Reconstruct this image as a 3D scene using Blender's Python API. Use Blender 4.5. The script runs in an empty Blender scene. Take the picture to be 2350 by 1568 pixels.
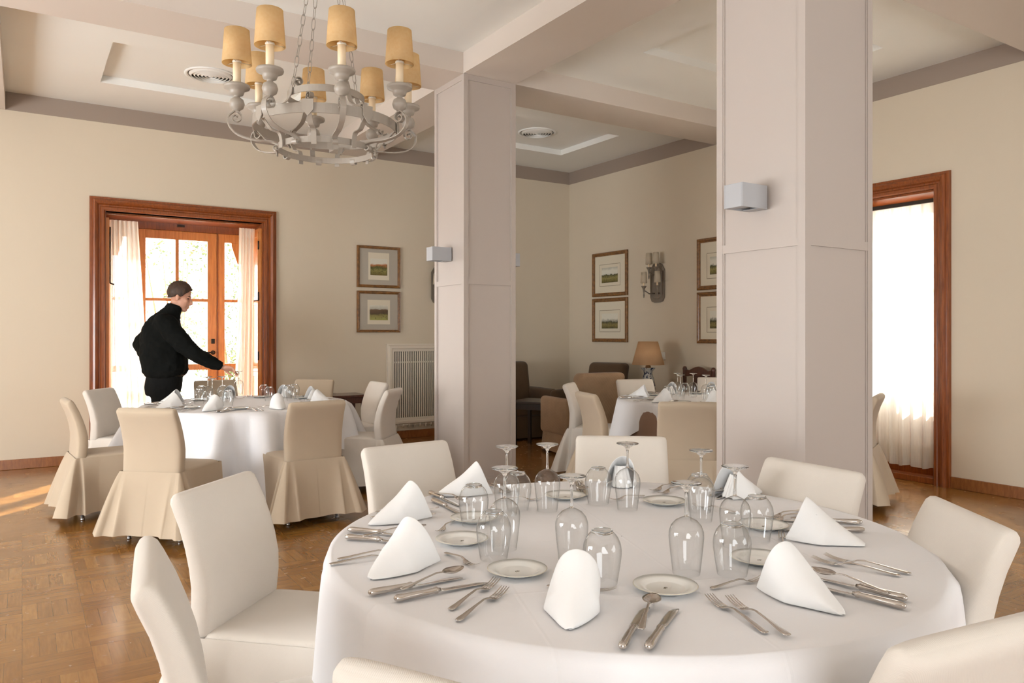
import bpy, math, random
from mathutils import Vector, Matrix
from math import sin, cos, pi, sqrt, atan2, radians, exp

rnd = random.Random(11)
SC = bpy.context.scene
COL = SC.collection

# ------------------------------------------------------------------ camera geometry
F, CX, HZ, CH = 1744.0, 1175.0, 768.0, 1.35          # focal length (px), principal point, camera height
FW = (0.5418, 0.8405)                                 # camera forward in room axes
RT = (0.8405, -0.5418)                                # camera right in room axes


def LZ(lat, z, h=0.0):
    return Vector((lat * RT[0] + z * FW[0], lat * RT[1] + z * FW[1], h))


def P(u, v, h):
    z = F * (CH - h) / (v - HZ)
    return LZ((u - CX) / F * z, z, h)


def PD(u, z, h=0.0):
    return LZ((u - CX) / F * z, z, h)


def ang_of(d):
    return atan2(d[1], d[0])


# ------------------------------------------------------------------ mesh builder
class MB:
    def __init__(s):
        s.v, s.f, s.s, s.m = [], [], [], []

    def add(s, vs, fs, smooth=True, mat=0):
        o = len(s.v)
        s.v += [tuple(p) for p in vs]
        for f in fs:
            s.f.append([o + i for i in f])
            s.s.append(smooth)
            s.m.append(mat)
        return s

    def box(s, x0, y0, z0, x1, y1, z1, mat=0):
        vs = [(x0, y0, z0), (x1, y0, z0), (x1, y1, z0), (x0, y1, z0), (x0, y0, z1), (x1, y0, z1), (x1, y1, z1), (x0, y1, z1)]
        fs = [(0, 3, 2, 1), (4, 5, 6, 7), (0, 1, 5, 4), (1, 2, 6, 5), (2, 3, 7, 6), (3, 0, 4, 7)]
        return s.add(vs, fs, False, mat)

    def obox(s, c, ax, ay, az, mat=0):
        c, ax, ay, az = Vector(c), Vector(ax), Vector(ay), Vector(az)
        vs = [c + ax * i + ay * j + az * k for k in (-1, 1) for (i, j) in ((-1, -1), (1, -1), (1, 1), (-1, 1))]
        fs = [(0, 3, 2, 1), (4, 5, 6, 7), (0, 1, 5, 4), (1, 2, 6, 5), (2, 3, 7, 6), (3, 0, 4, 7)]
        return s.add(vs, fs, False, mat)

    def loft(s, rings, cap=True, closed=True, smooth=True, mat=0, loop=False):
        n = len(rings[0])
        vs = [p for r in rings for p in r]
        fs = []
        R = len(rings)
        for i in range(R if loop else R - 1):
            a, b = i * n, ((i + 1) % R) * n
            for j in range(n if closed else n - 1):
                k = (j + 1) % n
                fs.append((a + j, a + k, b + k, b + j))
        if cap and closed and not loop:
            fs.append(tuple(range(n - 1, -1, -1)))
            fs.append(tuple((R - 1) * n + j for j in range(n)))
        return s.add(vs, fs, smooth, mat)

    def lathe(s, prof, n=24, c=(0, 0, 0), smooth=True, mat=0, cap=False):
        rings = []
        for r, z in prof:
            r = max(r, 1e-5)
            rings.append([(c[0] + r * cos(2 * pi * j / n), c[1] + r * sin(2 * pi * j / n), c[2] + z) for j in range(n)])
        return s.loft(rings, cap=cap, smooth=smooth, mat=mat)

    def tube(s, path, r, n=8, cap=True, mat=0):
        pts = [Vector(p) for p in path]
        rr = r if isinstance(r, (list, tuple)) else [r] * len(pts)
        rings = []
        up = None
        for i, p in enumerate(pts):
            t = (pts[min(i + 1, len(pts) - 1)] - pts[max(i - 1, 0)]).normalized()
            if up is None:
                up = Vector((0, 0, 1)) if abs(t.z) < .9 else Vector((1, 0, 0))
            sd = t.cross(up)
            if sd.length < 1e-6:
                sd = t.cross(Vector((0, 1, 0)))
            sd.normalize()
            up = sd.cross(t).normalized()
            rings.append([p + (sd * cos(2 * pi * j / n) + up * sin(2 * pi * j / n)) * rr[i] for j in range(n)])
        return s.loft(rings, cap=cap, mat=mat)

    def ribbon(s, path, wdir, w, t, mat=0, loop=False):
        """flat strap swept along a path; wdir(i) or a vector gives its width direction"""
        pts = [Vector(p) for p in path]
        n = len(pts)
        rings = []
        for i, p in enumerate(pts):
            a = pts[(i - 1) % n] if loop else pts[max(i - 1, 0)]
            b = pts[(i + 1) % n] if loop else pts[min(i + 1, n - 1)]
            tg = (b - a).normalized()
            wd = Vector(wdir(i) if callable(wdir) else wdir).normalized()
            nn = tg.cross(wd).normalized()
            ww = w[i] if isinstance(w, (list, tuple)) else w
            rings.append([p + wd * ww / 2 + nn * t / 2, p - wd * ww / 2 + nn * t / 2, p - wd * ww / 2 - nn * t / 2, p + wd * ww / 2 - nn * t / 2])
        return s.loft(rings, smooth=False, mat=mat, loop=loop)

    def ell(s, c, r, n=16, m=10, rot=None, mat=0):
        rings = []
        c = Vector(c)
        for i in range(m + 1):
            a = -pi / 2 + pi * i / m
            ring = []
            for j in range(n):
                b = 2 * pi * j / n
                p = Vector((r[0] * max(cos(a), .001) * cos(b), r[1] * max(cos(a), .001) * sin(b), r[2] * sin(a)))
                if rot:
                    p = rot @ p
                ring.append(c + p)
            rings.append(ring)
        return s.loft(rings, cap=True, mat=mat)

    def grid(s, pts, smooth=True, mat=0):
        return s.loft(pts, cap=False, closed=False, smooth=smooth, mat=mat)

    def build(s, name, mat, parent=None, loc=None, rz=None):
        me = bpy.data.meshes.new(name)
        me.from_pydata(s.v, [], s.f)
        me.update()
        me.polygons.foreach_set('use_smooth', s.s)
        mats = mat if isinstance(mat, (list, tuple)) else [mat]
        for q in mats:
            me.materials.append(q)
        if len(mats) > 1:
            me.polygons.foreach_set('material_index', s.m)
        o = bpy.data.objects.new(name, me)
        COL.objects.link(o)
        if parent:
            o.parent = parent
        if loc is not None:
            o.location = loc
        if rz is not None:
            o.rotation_euler = (0, 0, rz)
        return o


def bev(o, w=0.004, seg=2):
    m = o.modifiers.new('bevel', 'BEVEL')
    m.width, m.segments, m.limit_method, m.angle_limit = w, seg, 'ANGLE', radians(40)
    return o


def sub(o, n=1):
    m = o.modifiers.new('sub', 'SUBSURF')
    m.levels = m.render_levels = n
    return o


def solid(o, t, off=0):
    m = o.modifiers.new('solid', 'SOLIDIFY')
    m.thickness, m.offset = t, off
    return o


def remesh(o, vox, smooth=4):
    m = o.modifiers.new('remesh', 'REMESH')
    m.mode, m.voxel_size, m.use_smooth_shade = 'VOXEL', vox, True
    if smooth:
        k = o.modifiers.new('smooth', 'SMOOTH')
        k.factor, k.iterations = 0.5, smooth
    return o


def tag(o, label, cat, group=None, kind=None):
    o['label'] = label
    o['category'] = cat
    if group:
        o['group'] = group
    if kind:
        o['kind'] = kind
    return o


def thing(name, label, cat, loc=(0, 0, 0), rz=0.0, group=None):
    o = bpy.data.objects.new(name, None)
    o.empty_display_size = .05
    COL.objects.link(o)
    o.location, o.rotation_euler = loc, (0, 0, rz)
    return tag(o, label, cat, group)


def struct(o):
    o['kind'] = 'structure'
    return o


KIDS = {}


def dup(o, parent=None):
    c = o.copy()
    COL.objects.link(c)
    if parent:
        c.parent = parent
    for ch in o.children:
        dup(ch, c)
    return c


class Proto:
    """first use moves the built thing itself, later uses copy it with its parts"""

    def __init__(s, root):
        s.root, s.used = root, False

    def put(s, loc, rz, label, group, rot=None):
        o = dup(s.root) if s.used else s.root
        s.used = True
        o.location = loc
        o.rotation_euler = rot if rot else (0, 0, rz)
        o['label'] = label
        o['group'] = group
        return o


# ------------------------------------------------------------------ materials
def srgb(r, g, b):
    return tuple(((c / 255) / 12.92 if c / 255 < .04045 else ((c / 255 + .055) / 1.055) ** 2.4) for c in (r, g, b)) + (1,)


class NT:
    def __init__(s, name):
        s.mat = bpy.data.materials.new(name)
        s.mat.use_nodes = True
        s.t = s.mat.node_tree
        s.t.nodes.clear()
        s.out = s.t.nodes.new('ShaderNodeOutputMaterial')

    def n(s, typ, **kw):
        nd = s.t.nodes.new(typ)
        for k, v in kw.items():
            if k in nd.inputs.keys() if isinstance(k, str) else False:
                nd.inputs[k].default_value = v
            else:
                setattr(nd, k, v)
        return nd

    def set(s, nd, key, val):
        if isinstance(val, bpy.types.NodeSocket):
            s.t.links.new(val, nd.inputs[key])
        else:
            nd.inputs[key].default_value = val

    def math(s, op, a, b=None):
        nd = s.t.nodes.new('ShaderNodeMath')
        nd.operation = op
        s.set(nd, 0, a)
        if b is not None:
            s.set(nd, 1, b)
        return nd.outputs[0]

    def mixc(s, f, a, b, mode='MIX'):
        nd = s.t.nodes.new('ShaderNodeMix')
        nd.data_type, nd.blend_type = 'RGBA', mode
        s.set(nd, 0, f)
        s.set(nd, 6, a)
        s.set(nd, 7, b)
        return nd.outputs[2]

    def ramp(s, f, stops):
        nd = s.t.nodes.new('ShaderNodeValToRGB')
        cr = nd.color_ramp
        while len(cr.elements) < len(stops):
            cr.elements.new(.5)
        for e, (p, c) in zip(cr.elements, stops):
            e.position, e.color = p, c
        s.set(nd, 0, f)
        return nd.outputs[0]

    def noise(s, scale, vec=None, detail=3, rough=.5):
        nd = s.t.nodes.new('ShaderNodeTexNoise')
        nd.inputs['Scale'].default_value = scale
        nd.inputs['Detail'].default_value = detail
        nd.inputs['Roughness'].default_value = rough
        if vec is None:
            vec = s.obj()
        s.t.links.new(vec, nd.inputs['Vector'])
        return nd.outputs[0]

    def obj(s):
        if not hasattr(s, '_oc'):
            s._oc = s.t.nodes.new('ShaderNodeTexCoord')
        return s._oc.outputs['Object']

    def scale(s, vec, sc):
        nd = s.t.nodes.new('ShaderNodeMapping')
        nd.inputs['Scale'].default_value = sc
        s.t.links.new(vec, nd.inputs['Vector'])
        return nd.outputs[0]

    def bump(s, h, strength=.2, dist=.01):
        nd = s.t.nodes.new('ShaderNodeBump')
        nd.inputs['Strength'].default_value = strength
        nd.inputs['Distance'].default_value = dist
        s.t.links.new(h, nd.inputs['Height'])
        return nd.outputs[0]

    def principled(s, color, rough=.5, metal=0., normal=None, **kw):
        b = s.t.nodes.new('ShaderNodeBsdfPrincipled')
        s.set(b, 'Base Color', color)
        s.set(b, 'Roughness', rough)
        s.set(b, 'Metallic', metal)
        if normal is not None:
            s.t.links.new(normal, b.inputs['Normal'])
        for k, v in kw.items():
            s.set(b, k, v)
        s.t.links.new(b.outputs[0], s.out.inputs[0])
        return s.mat


def shade(c, k):
    return (c[0] * k, c[1] * k, c[2] * k, 1)


def paint(name, c, var=.06, rough=.6, bscale=60, bstr=.05):
    t = NT(name)
    n1 = t.noise(1.3, detail=2)
    col = t.mixc(n1, shade(c, 1 - var), shade(c, 1 + var))
    return t.principled(col, rough, normal=t.bump(t.noise(bscale, detail=4), bstr, .004))


def fabric(name, c, var=.07, freq=420., bstr=.25, rough=.9, wr=.25, sh=.15):
    t = NT(name)
    sp = t.n('ShaderNodeSeparateXYZ')
    t.t.links.new(t.obj(), sp.inputs[0])
    a = t.math('SINE', t.math('MULTIPLY', t.math('ADD', sp.outputs[0], sp.outputs[1]), freq))
    b = t.math('SINE', t.math('MULTIPLY', sp.outputs[2], freq))
    w = t.math('MULTIPLY', a, b)
    col = t.mixc(t.noise(9, detail=4), shade(c, 1 - var), shade(c, 1 + var))
    col = t.mixc(t.math('MULTIPLY_ADD', w, .5), col, shade(c, .93)) if False else col
    h = t.math('ADD', t.math('MULTIPLY', w, .12), t.math('MULTIPLY', t.noise(7, detail=3), 1.6 * wr))
    return t.principled(col, rough, normal=t.bump(h, bstr, .006), **{'Sheen Weight': sh, 'Specular IOR Level': .5 if sh else .15})


def cloth(name, c, wr=.6, crease=True):
    t = NT(name)
    n = t.noise(4.5, detail=4, rough=.55)
    col = t.mixc(n, shade(c, .975), shade(c, 1.02))
    h = t.math('ADD', t.math('MULTIPLY', n, wr), t.math('MULTIPLY', t.noise(240, detail=1), .02))
    if crease:
        sp = t.n('ShaderNodeSeparateXYZ')
        mp = t.n('ShaderNodeMapping')
        mp.inputs['Rotation'].default_value = (0, 0, .35)
        t.t.links.new(t.obj(), mp.inputs['Vector'])
        t.t.links.new(mp.outputs[0], sp.inputs[0])
        for i in (0, 1):
            f = t.math('ABSOLUTE', t.math('SUBTRACT', t.math('FLOORED_MODULO', t.math('ADD', sp.outputs[i], .21), .42), .21))
            h = t.math('ADD', h, t.math('MULTIPLY', t.math('MAXIMUM', t.math('SUBTRACT', 1.0, t.math('DIVIDE', f, .006)), 0.0), .10))
    return t.principled(col, .75, normal=t.bump(h, .22, .02), **{'Sheen Weight': .1})


def wood(name, c1, c2, rough=.3, sc=(24, 24, 2), coat=.4):
    t = NT(name)
    v = t.scale(t.obj(), sc)
    n = t.noise(3.0, v, detail=6, rough=.6)
    col = t.ramp(n, [(.3, c1), (.7, c2)])
    return t.principled(col, rough, normal=t.bump(n, .05, .003), **{'Coat Weight': coat, 'Coat Roughness': .15})


def metal(name, c, rough=.25, var=.1):
    t = NT(name)
    n = t.noise(30, detail=3)
    return t.principled(shade(c, 1), t.math('MULTIPLY_ADD', n, var * 2), 1.0) if False else t.principled(c, rough, 1.0, normal=t.bump(n, .03, .002))


def thin_glass(name, tint=(1, 1, 1, 1), edge=(.55, .57, .57, 1), gl=1.0, power=3.0):
    t = NT(name)
    lw = t.n('ShaderNodeLayerWeight')
    lw.inputs['Blend'].default_value = .5
    fac = t.math('POWER', lw.outputs['Facing'], power)
    tr = t.n('ShaderNodeBsdfTransparent')
    t.t.links.new(t.mixc(fac, tint, edge), tr.inputs[0])
    g = t.n('ShaderNodeBsdfGlossy')
    g.inputs['Roughness'].default_value = .02
    mx = t.n('ShaderNodeMixShader')
    sch = t.math('ADD', .05, t.math('MULTIPLY', t.math('POWER', lw.outputs['Facing'], 4.0), .6))
    t.t.links.new(t.math('MINIMUM', t.math('MULTIPLY', sch, gl), 1.0), mx.inputs[0])
    t.t.links.new(tr.outputs[0], mx.inputs[1])
    t.t.links.new(g.outputs[0], mx.inputs[2])
    t.t.links.new(mx.outputs[0], t.out.inputs[0])
    return t.mat


def solid_glass(name):
    t = NT(name)
    return t.principled((.97, .98, .98, 1), .02, **{'Transmission Weight': 1.0, 'IOR': 1.45})


def sheer(name, c, trans=.68, open_=.14):
    t = NT(name)
    d = t.n('ShaderNodeBsdfDiffuse')
    d.inputs[0].default_value = c
    tl = t.n('ShaderNodeBsdfTranslucent')
    tl.inputs[0].default_value = c
    tp = t.n('ShaderNodeBsdfTransparent')
    m1, m2 = t.n('ShaderNodeMixShader'), t.n('ShaderNodeMixShader')
    m1.inputs[0].default_value = trans
    t.t.links.new(d.outputs[0], m1.inputs[1])
    t.t.links.new(tl.outputs[0], m1.inputs[2])
    sp = t.n('ShaderNodeSeparateXYZ')
    t.t.links.new(t.obj(), sp.inputs[0])
    weave = t.math('MULTIPLY', t.noise(40, t.scale(t.obj(), (6, 6, .2)), detail=2), open_ * 2)
    t.t.links.new(weave, m2.inputs[0])
    t.t.links.new(m1.outputs[0], m2.inputs[1])
    t.t.links.new(tp.outputs[0], m2.inputs[2])
    t.t.links.new(m2.outputs[0], t.out.inputs[0])
    return t.mat


def shade_mat(name, c, c2, tl=.45):
    t = NT(name)
    col = t.mixc(t.noise(55, detail=4), c, c2)
    d, tr, m = t.n('ShaderNodeBsdfDiffuse'), t.n('ShaderNodeBsdfTranslucent'), t.n('ShaderNodeMixShader')
    t.t.links.new(col, d.inputs[0])
    t.t.links.new(col, tr.inputs[0])
    m.inputs[0].default_value = tl
    t.t.links.new(d.outputs[0], m.inputs[1])
    t.t.links.new(tr.outputs[0], m.inputs[2])
    t.t.links.new(m.outputs[0], t.out.inputs[0])
    return t.mat


def parquet(name):
    """strips laid in squares of five whose direction alternates, darker joints"""
    t = NT(name)
    sp = t.n('ShaderNodeSeparateXYZ')
    t.t.links.new(t.obj(), sp.inputs[0])
    C = .25
    x = t.math('DIVIDE', sp.outputs[0], C)
    y = t.math('DIVIDE', sp.outputs[1], C)
    fx, fy = t.math('FLOOR', x), t.math('FLOOR', y)
    ux, uy = t.math('FRACT', x), t.math('FRACT', y)
    par = t.math('FLOORED_MODULO', t.math('ADD', fx, fy), 2.0)
    inv = t.math('SUBTRACT', 1.0, par)
    a = t.math('ADD', t.math('MULTIPLY', ux, par), t.math('MULTIPLY', uy, inv))      # across the strips
    b = t.math('ADD', t.math('MULTIPLY', uy, par), t.math('MULTIPLY', ux, inv))      # along the strips
    a5 = t.math('MULTIPLY', a, 4.0)
    st = t.math('FLOOR', a5)
    fa = t.math('FRACT', a5)
    cb = t.n('ShaderNodeCombineXYZ')
    for i, q in enumerate((fx, fy, st)):
        t.t.links.new(q, cb.inputs[i])
    wn = t.n('ShaderNodeTexWhiteNoise')
    t.t.links.new(cb.outputs[0], wn.inputs['Vector'])
    # grain stretched along each strip
    g = t.n('ShaderNodeCombineXYZ')
    t.t.links.new(t.math('ADD', t.math('MULTIPLY', a5, 2.2), t.math('MULTIPLY', wn.outputs[0], 50.0)), g.inputs[0])
    t.t.links.new(t.math('MULTIPLY', b, .9), g.inputs[1])
    t.t.links.new(st, g.inputs[2])
    gr = t.noise(2.4, g.outputs[0], detail=5, rough=.6)
    v = t.math('ADD', t.math('MULTIPLY', wn.outputs[0], .34), t.math('MULTIPLY', gr, .66))
    col = t.ramp(v, [(.15, srgb(126, 82, 36)), (.5, srgb(150, 102, 48)), (.85, srgb(176, 128, 66))])
    edge = t.math('MINIMUM', t.math('MINIMUM', fa, t.math('SUBTRACT', 1.0, fa)), t.math('MULTIPLY', t.math('MINIMUM', b, t.math('SUBTRACT', 1.0, b)), 5.0))
    gap = t.math('LESS_THAN', edge, .022)
    col = t.mixc(t.math('MULTIPLY', gap, .38), col, srgb(66, 40, 18))
    rough = t.math('ADD', .14, t.math('MULTIPLY', t.noise(14, detail=4), .2))
    h = t.math('SUBTRACT', t.math('MULTIPLY', gr, .3), gap)
    return t.principled(col, rough, normal=t.bump(h, .045, .003), **{'Coat Weight': .4, 'Coat Roughness': .18})


def art(name, kind, x0, x1, z0, z1, axis):
    """small watercolour landscape painted by height bands broken up with noise"""
    t = NT(name)
    sp = t.n('ShaderNodeSeparateXYZ')
    t.t.links.new(t.obj(), sp.inputs[0])
    v = t.math('DIVIDE', t.math('SUBTRACT', sp.outputs[2], z0), z1 - z0)
    n = t.noise(16, detail=6, rough=.65)
    n2 = t.noise(45, detail=5, rough=.7)
    vv = t.math('ADD', v, t.math('MULTIPLY', t.math('SUBTRACT', n, .5), .35))
    sky, lit = srgb(232, 226, 208), srgb(196, 190, 172)
    pal = {
        0: [(.0, srgb(112, 96, 44)), (.3, srgb(150, 140, 74)), (.45, srgb(88, 92, 44)), (.62, srgb(186, 118, 70)), (.72, sky), (1, sky)],
        1: [(.0, srgb(176, 170, 96)), (.3, srgb(150, 140, 82)), (.42, srgb(92, 74, 52)), (.68, srgb(120, 92, 68)), (.74, lit), (1, sky)],
        2: [(.0, srgb(98, 84, 40)), (.3, srgb(158, 146, 84)), (.5, srgb(76, 74, 44)), (.56, sky), (.8, sky), (1, lit)],
        3: [(.0, srgb(92, 84, 46)), (.25, srgb(148, 132, 76)), (.42, srgb(84, 80, 54)), (.55, lit), (.65, sky), (1, sky)],
    }[kind]
    col = t.ramp(vv, pal)
    col = t.mixc(t.math('MULTIPLY', t.math('GREATER_THAN', n2, .56), t.math('MULTIPLY', t.math('LESS_THAN', vv, .6), .55)), col, srgb(58, 52, 30))
    return t.principled(col, .8)


M = {}
M['wall'] = paint('wall_paint', srgb(217, 202, 179), .02)
M['ceil'] = paint('ceiling_paint', srgb(243, 240, 233), .015)
M['beam'] = paint('beam_paint', srgb(216, 203, 191), .015)
M['band'] = paint('band_paint', srgb(158, 141, 127), .02)
M['column'] = paint('column_paint', srgb(192, 180, 171), .02, rough=.45)
M['floor'] = parquet('parquet')
M['casing'] = wood('casing_wood', srgb(112, 54, 20), srgb(160, 86, 36), .28)
M['doorwood'] = wood('door_wood', srgb(196, 116, 50), srgb(224, 146, 72), .35)
M['basewood'] = wood('baseboard_wood', srgb(126, 74, 34), srgb(158, 98, 50), .35, sc=(20, 20, 4))
M['dark'] = wood('dark_wood', srgb(58, 28, 16), srgb(92, 48, 28), .3)
M['black_wood'] = wood('black_wood', srgb(26, 18, 13), srgb(44, 30, 22), .35)
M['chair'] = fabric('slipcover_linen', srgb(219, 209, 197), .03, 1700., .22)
M['chair2'] = fabric('slipcover_linen_shaded', srgb(190, 171, 147), .04, 1700., .22)  # same cream linen, the shade on these chairs put into a darker colour
M['cloth'] = cloth('white_tablecloth', srgb(238, 235, 235))
M['napkin'] = cloth('white_napkin', srgb(246, 244, 242), .35, False)
M['under'] = fabric('brown_undercloth', srgb(150, 118, 98), .05, 500.)
M['steel'] = metal('cutlery_steel', (.60, .56, .52, 1), .2)
M['blade'] = metal('blade_steel', (.68, .66, .63, 1), .12)
M['leg'] = metal('leg_metal', (.55, .55, .55, 1), .3)
M['china'] = NT('china').principled(srgb(238, 236, 230), .12, **{'Coat Weight': .6, 'Coat Roughness': .05})
M['emblem'] = NT('emblem_print').principled(srgb(96, 86, 62), .4)
M['china_line'] = NT('china_line').principled(srgb(206, 198, 178), .2)
M['glass'] = thin_glass('drinking_glass', (.975, .98, .98, 1), (.36, .37, .36, 1), 1.5, 3.6)
M['stem'] = solid_glass('stem_glass')
M['pane'] = thin_glass('window_glass', (.98, .99, .99, 1), (.8, .85, .85, 1), .7)
M['picglass'] = thin_glass('picture_glass', (.98, .98, .98, 1), (.9, .9, .9, 1), .35)
M['sheer'] = sheer('sheer_curtain', srgb(246, 240, 230))
M['iron'] = paint('painted_iron', srgb(164, 153, 140), .06, .42, 40, .12)
M['iron_dark'] = paint('aged_iron', srgb(128, 116, 102), .1, .5, 40, .15)
M['sleeve'] = paint('candle_sleeve', srgb(238, 214, 178), .03, .5)
M['parch'] = shade_mat('parchment_shade', srgb(240, 206, 148), srgb(250, 226, 180), .5)
M['sconce_shade'] = shade_mat('cream_shade', srgb(232, 218, 194), srgb(240, 228, 208))
M['lampshade'] = shade_mat('lamp_shade_cloth', srgb(236, 198, 154), srgb(242, 206, 162))
M['grey'] = paint('grey_lamp_paint', srgb(182, 182, 184), .01, .45)
M['lens'] = NT('lamp_lens').principled(srgb(235, 235, 232), .1)
M['grille'] = paint('radiator_paint', srgb(226, 214, 196), .02, .5)
M['hole'] = NT('dark_hollow').principled(srgb(46, 38, 28), .9)
M['gilt'] = wood('gilt_frame', srgb(92, 56, 20), srgb(150, 100, 44), .35, sc=(9, 9, 9))
M['giltdark'] = wood('gilt_frame_dark', srgb(56, 34, 14), srgb(96, 58, 24), .35, sc=(9, 9, 9))
M['matgrey'] = paint('grey_mount', srgb(186, 176, 160), .02)
M['matcream'] = paint('cream_mount', srgb(232, 220, 196), .02)
M['matline'] = NT('mount_line').principled(srgb(150, 132, 104), .8)
M['armchair'] = fabric('brown_chenille', srgb(86, 64, 40), .18, 260., .6)
M['armchair_rib'] = fabric('ribbed_chenille', srgb(160, 130, 100), .2, 190., .9)
M['vase'] = None
M['switch'] = NT('switch_plastic').principled(srgb(232, 226, 214), .35)
M['black'] = fabric('black_wool', srgb(17, 18, 16), .2, 500., .25, .95, .5, 0)
M['trouser'] = fabric('black_trouser', srgb(22, 22, 21), .15, 500., .2, .9, .5, 0)
M['shoe'] = NT('shoe_leather').principled(srgb(16, 15, 14), .25)
M['eye'] = NT('eye').principled(srgb(40, 30, 26), .2)
M['ink'] = NT('dark_metal').principled(srgb(60, 50, 42), .4, .6)
M['ground'] = paint('terrace_stone', srgb(236, 232, 222), .05)


def skin_mat():
    t = NT('skin')
    c = t.mixc(t.noise(18, detail=3), srgb(206, 150, 124), srgb(222, 170, 144))
    return t.principled(c, .5, **{'Subsurface Weight': .15, 'Subsurface Radius': (.012, .005, .003)})


def hair_mat():
    t = NT('hair')
    n = t.noise(60, t.scale(t.obj(), (1, 1, .25)), detail=4)
    return t.principled(t.ramp(n, [(.3, srgb(44, 30, 20)), (.7, srgb(78, 54, 36))]), .6, normal=t.bump(n, .5, .004))


def vase_mat():
    t = NT('blue_white_ceramic')
    n = t.noise(26, detail=3)
    return t.principled(t.ramp(n, [(.44, srgb(44, 54, 80)), (.52, srgb(190, 188, 180))]), .15)


def leaf_mat():
    t = NT('garden_leaves')
    n = t.noise(7, detail=3)
    col = t.ramp(n, [(.3, srgb(52, 66, 34)), (.55, srgb(96, 112, 66)), (.75, srgb(120, 88, 80))])
    return t.principled(col, .6)


M['skin'], M['hair'], M['vase'], M['leaf'] = skin_mat(), hair_mat(), vase_mat(), leaf_mat()

# ================================================================== ROOM SHELL
XB, YA = 6.88, 9.09
XL, YR = -4.6, -3.4
HB, HC, HT = 3.59, 3.77, 3.84       # beam underside, coffer ceiling, tray ceiling
D1 = (0.735, 2.385, 2.66)           # door opening in the far wall: x0, x1, top
W2 = (3.675, 5.30, 2.655)           # tall window in the side wall: y0, y1, top

m = MB().box(XL - .3, YR - .3, -.1, XB + .6, YA + .6, 0)
struct(m.build('floor', M['floor']))

RAD = (3.96, 5.16, .17, 1.22)
m = MB()
m.box(XL - .3, YA, 0, D1[0], YA + .6, HC + .2)
m.box(D1[0], YA, D1[2], D1[1], YA + .6, HC + .2)
m.box(D1[1], YA, 0, XB + .6, YA + .6, HC + .2)
struct(m.build('wall_back', M['wall']))
m = MB()
m.box(XB, YR - .3, 0, XB + .5, W2[0], HC + .2)
m.box(XB, W2[0], W2[2], XB + .5, W2[1], HC + .2)
m.box(XB, W2[1], 0, XB + .5, YA, HC + .2)
struct(m.build('wall_right', M['wall']))
struct(MB().box(XL - .3, YR - .3, 0, XL, YA, HC + .2).build('wall_left', M['wall']))
struct(MB().box(XL, YR - .3, 0, XB, YR, HC + .2).build('wall_front', M['wall']))

# painted band where the walls meet the coffers
m = MB()
m.box(XL, YA - .006, HB, XB, YA, HC)
struct(m.build('trim_1', M['band']))
struct(MB().box(XB - .006, YR, HB, XB, YA - .006, HC).build('trim_2', M['band']))

BX = [(-4.5, -3.97), (-.67, -.14), (3.177, 3.707)]
BY = [(-1.3, -.77), (2.33, 2.86), (5.70, 6.24)]
xs = [XL] + [q for b in BX for q in b] + [XB]
ys = [YR] + [q for b in BY for q in b] + [YA]
mc = MB()
for i in range(0, len(xs), 2):
    for j in range(0, len(ys), 2):
        x0, x1, y0, y1 = xs[i], xs[i + 1], ys[j], ys[j + 1]
        if x1 - x0 < 1.8 or y1 - y0 < 1.8:
            mc.box(x0, y0, HC, x1, y1, HC + .15)
            continue
        a0, a1, b0, b1 = x0 + .77, x1 - .77, y0 + .83, y1 - .83
        mc.box(x0, y0, HC, a0, y1, HC + .15)
        mc.box(a1, y0, HC, x1, y1, HC + .15)
        mc.box(a0, y0, HC, a1, b0, HC + .15)
        mc.box(a0, b1, HC, a1, y1, HC + .15)
        mc.box(a0, b0, HT, a1, b1, HC + .15)
struct(mc.build('ceiling', M['ceil']))
m = MB()
for b in BX:
    m.box(b[0], YR, HB, b[1], YA - .004, HC + .15)
for b in BY:
    for k in range(0, len(xs), 2):
        m.box(xs[k], b[0], HB, min(xs[k + 1], XB - .004), b[1], HC + .15)
o = struct(m.build('ceiling_beams', M['beam']))
o.name = 'ceiling_beam'

# columns clad in panels
def column(x0, y0, w, d, base):
    m = MB()
    e = .010
    x1, y1 = x0 + w, y0 + d
    m.box(x0 + e, y0 + e, 0, x1 - e, y1 - e, HB)
    st = .042
    for (xa, ya) in ((x0, y0), (x1 - st, y0), (x0, y1 - st), (x1 - st, y1 - st)):
        m.box(xa, ya, 0, xa + st, ya + st, HB - .001)
    for (za, zb) in ((0, .11), (1.785, 1.83), (HB - .05, HB - .001)):
        m.box(x0 + .001, y0 + .001, za, x1 - .001, y1 - .001, zb)
    # narrow bead inside each panel
    bd = .009
    for (za, zb) in ((.11, 1.785), (1.83, HB - .05)):
        for s_ in (x0 + st, x1 - st - bd):
            m.box(s_, y0 + .004, za, s_ + bd, y0 + e, zb)
            m.box(s_, y1 - e, za, s_ + bd, y1 - .004, zb)
        for s_ in (y0 + st, y1 - st - bd):
            m.box(x0 + .004, s_, za, x0 + e, s_ + bd, zb)
            m.box(x1 - e, s_, za, x1 - .004, s_ + bd, zb)
    m.box(x0 - .012, y0 - .012, 0, x1 + .012, y1 + .012, .085)
    return struct(m.build('column', M['column']))


C1 = (3.177, 5.690, .53, .55)
C2 = (3.177, 2.316, .557, .557)
column(*C1, 0)
column(*C2, 0)


# mitred frame round a rectangle; prof = [(distance outward, protrusion)]
def frame_u(mb, mp, a0, a1, b0, b1, prof, full=False, mat=0):
    rings = []
    cs = [(a0, b0, -1, -1 if full else 0), (a0, b1, -1, 1), (a1, b1, 1, 1), (a1, b0, 1, -1 if full else 0)]
    for (a, b, sa, sb) in cs:
        rings.append([mp(a + sa * d, b + sb * d, p) for d, p in prof])
    mb.loft(rings, cap=not full, smooth=False, loop=full, mat=mat)


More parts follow.
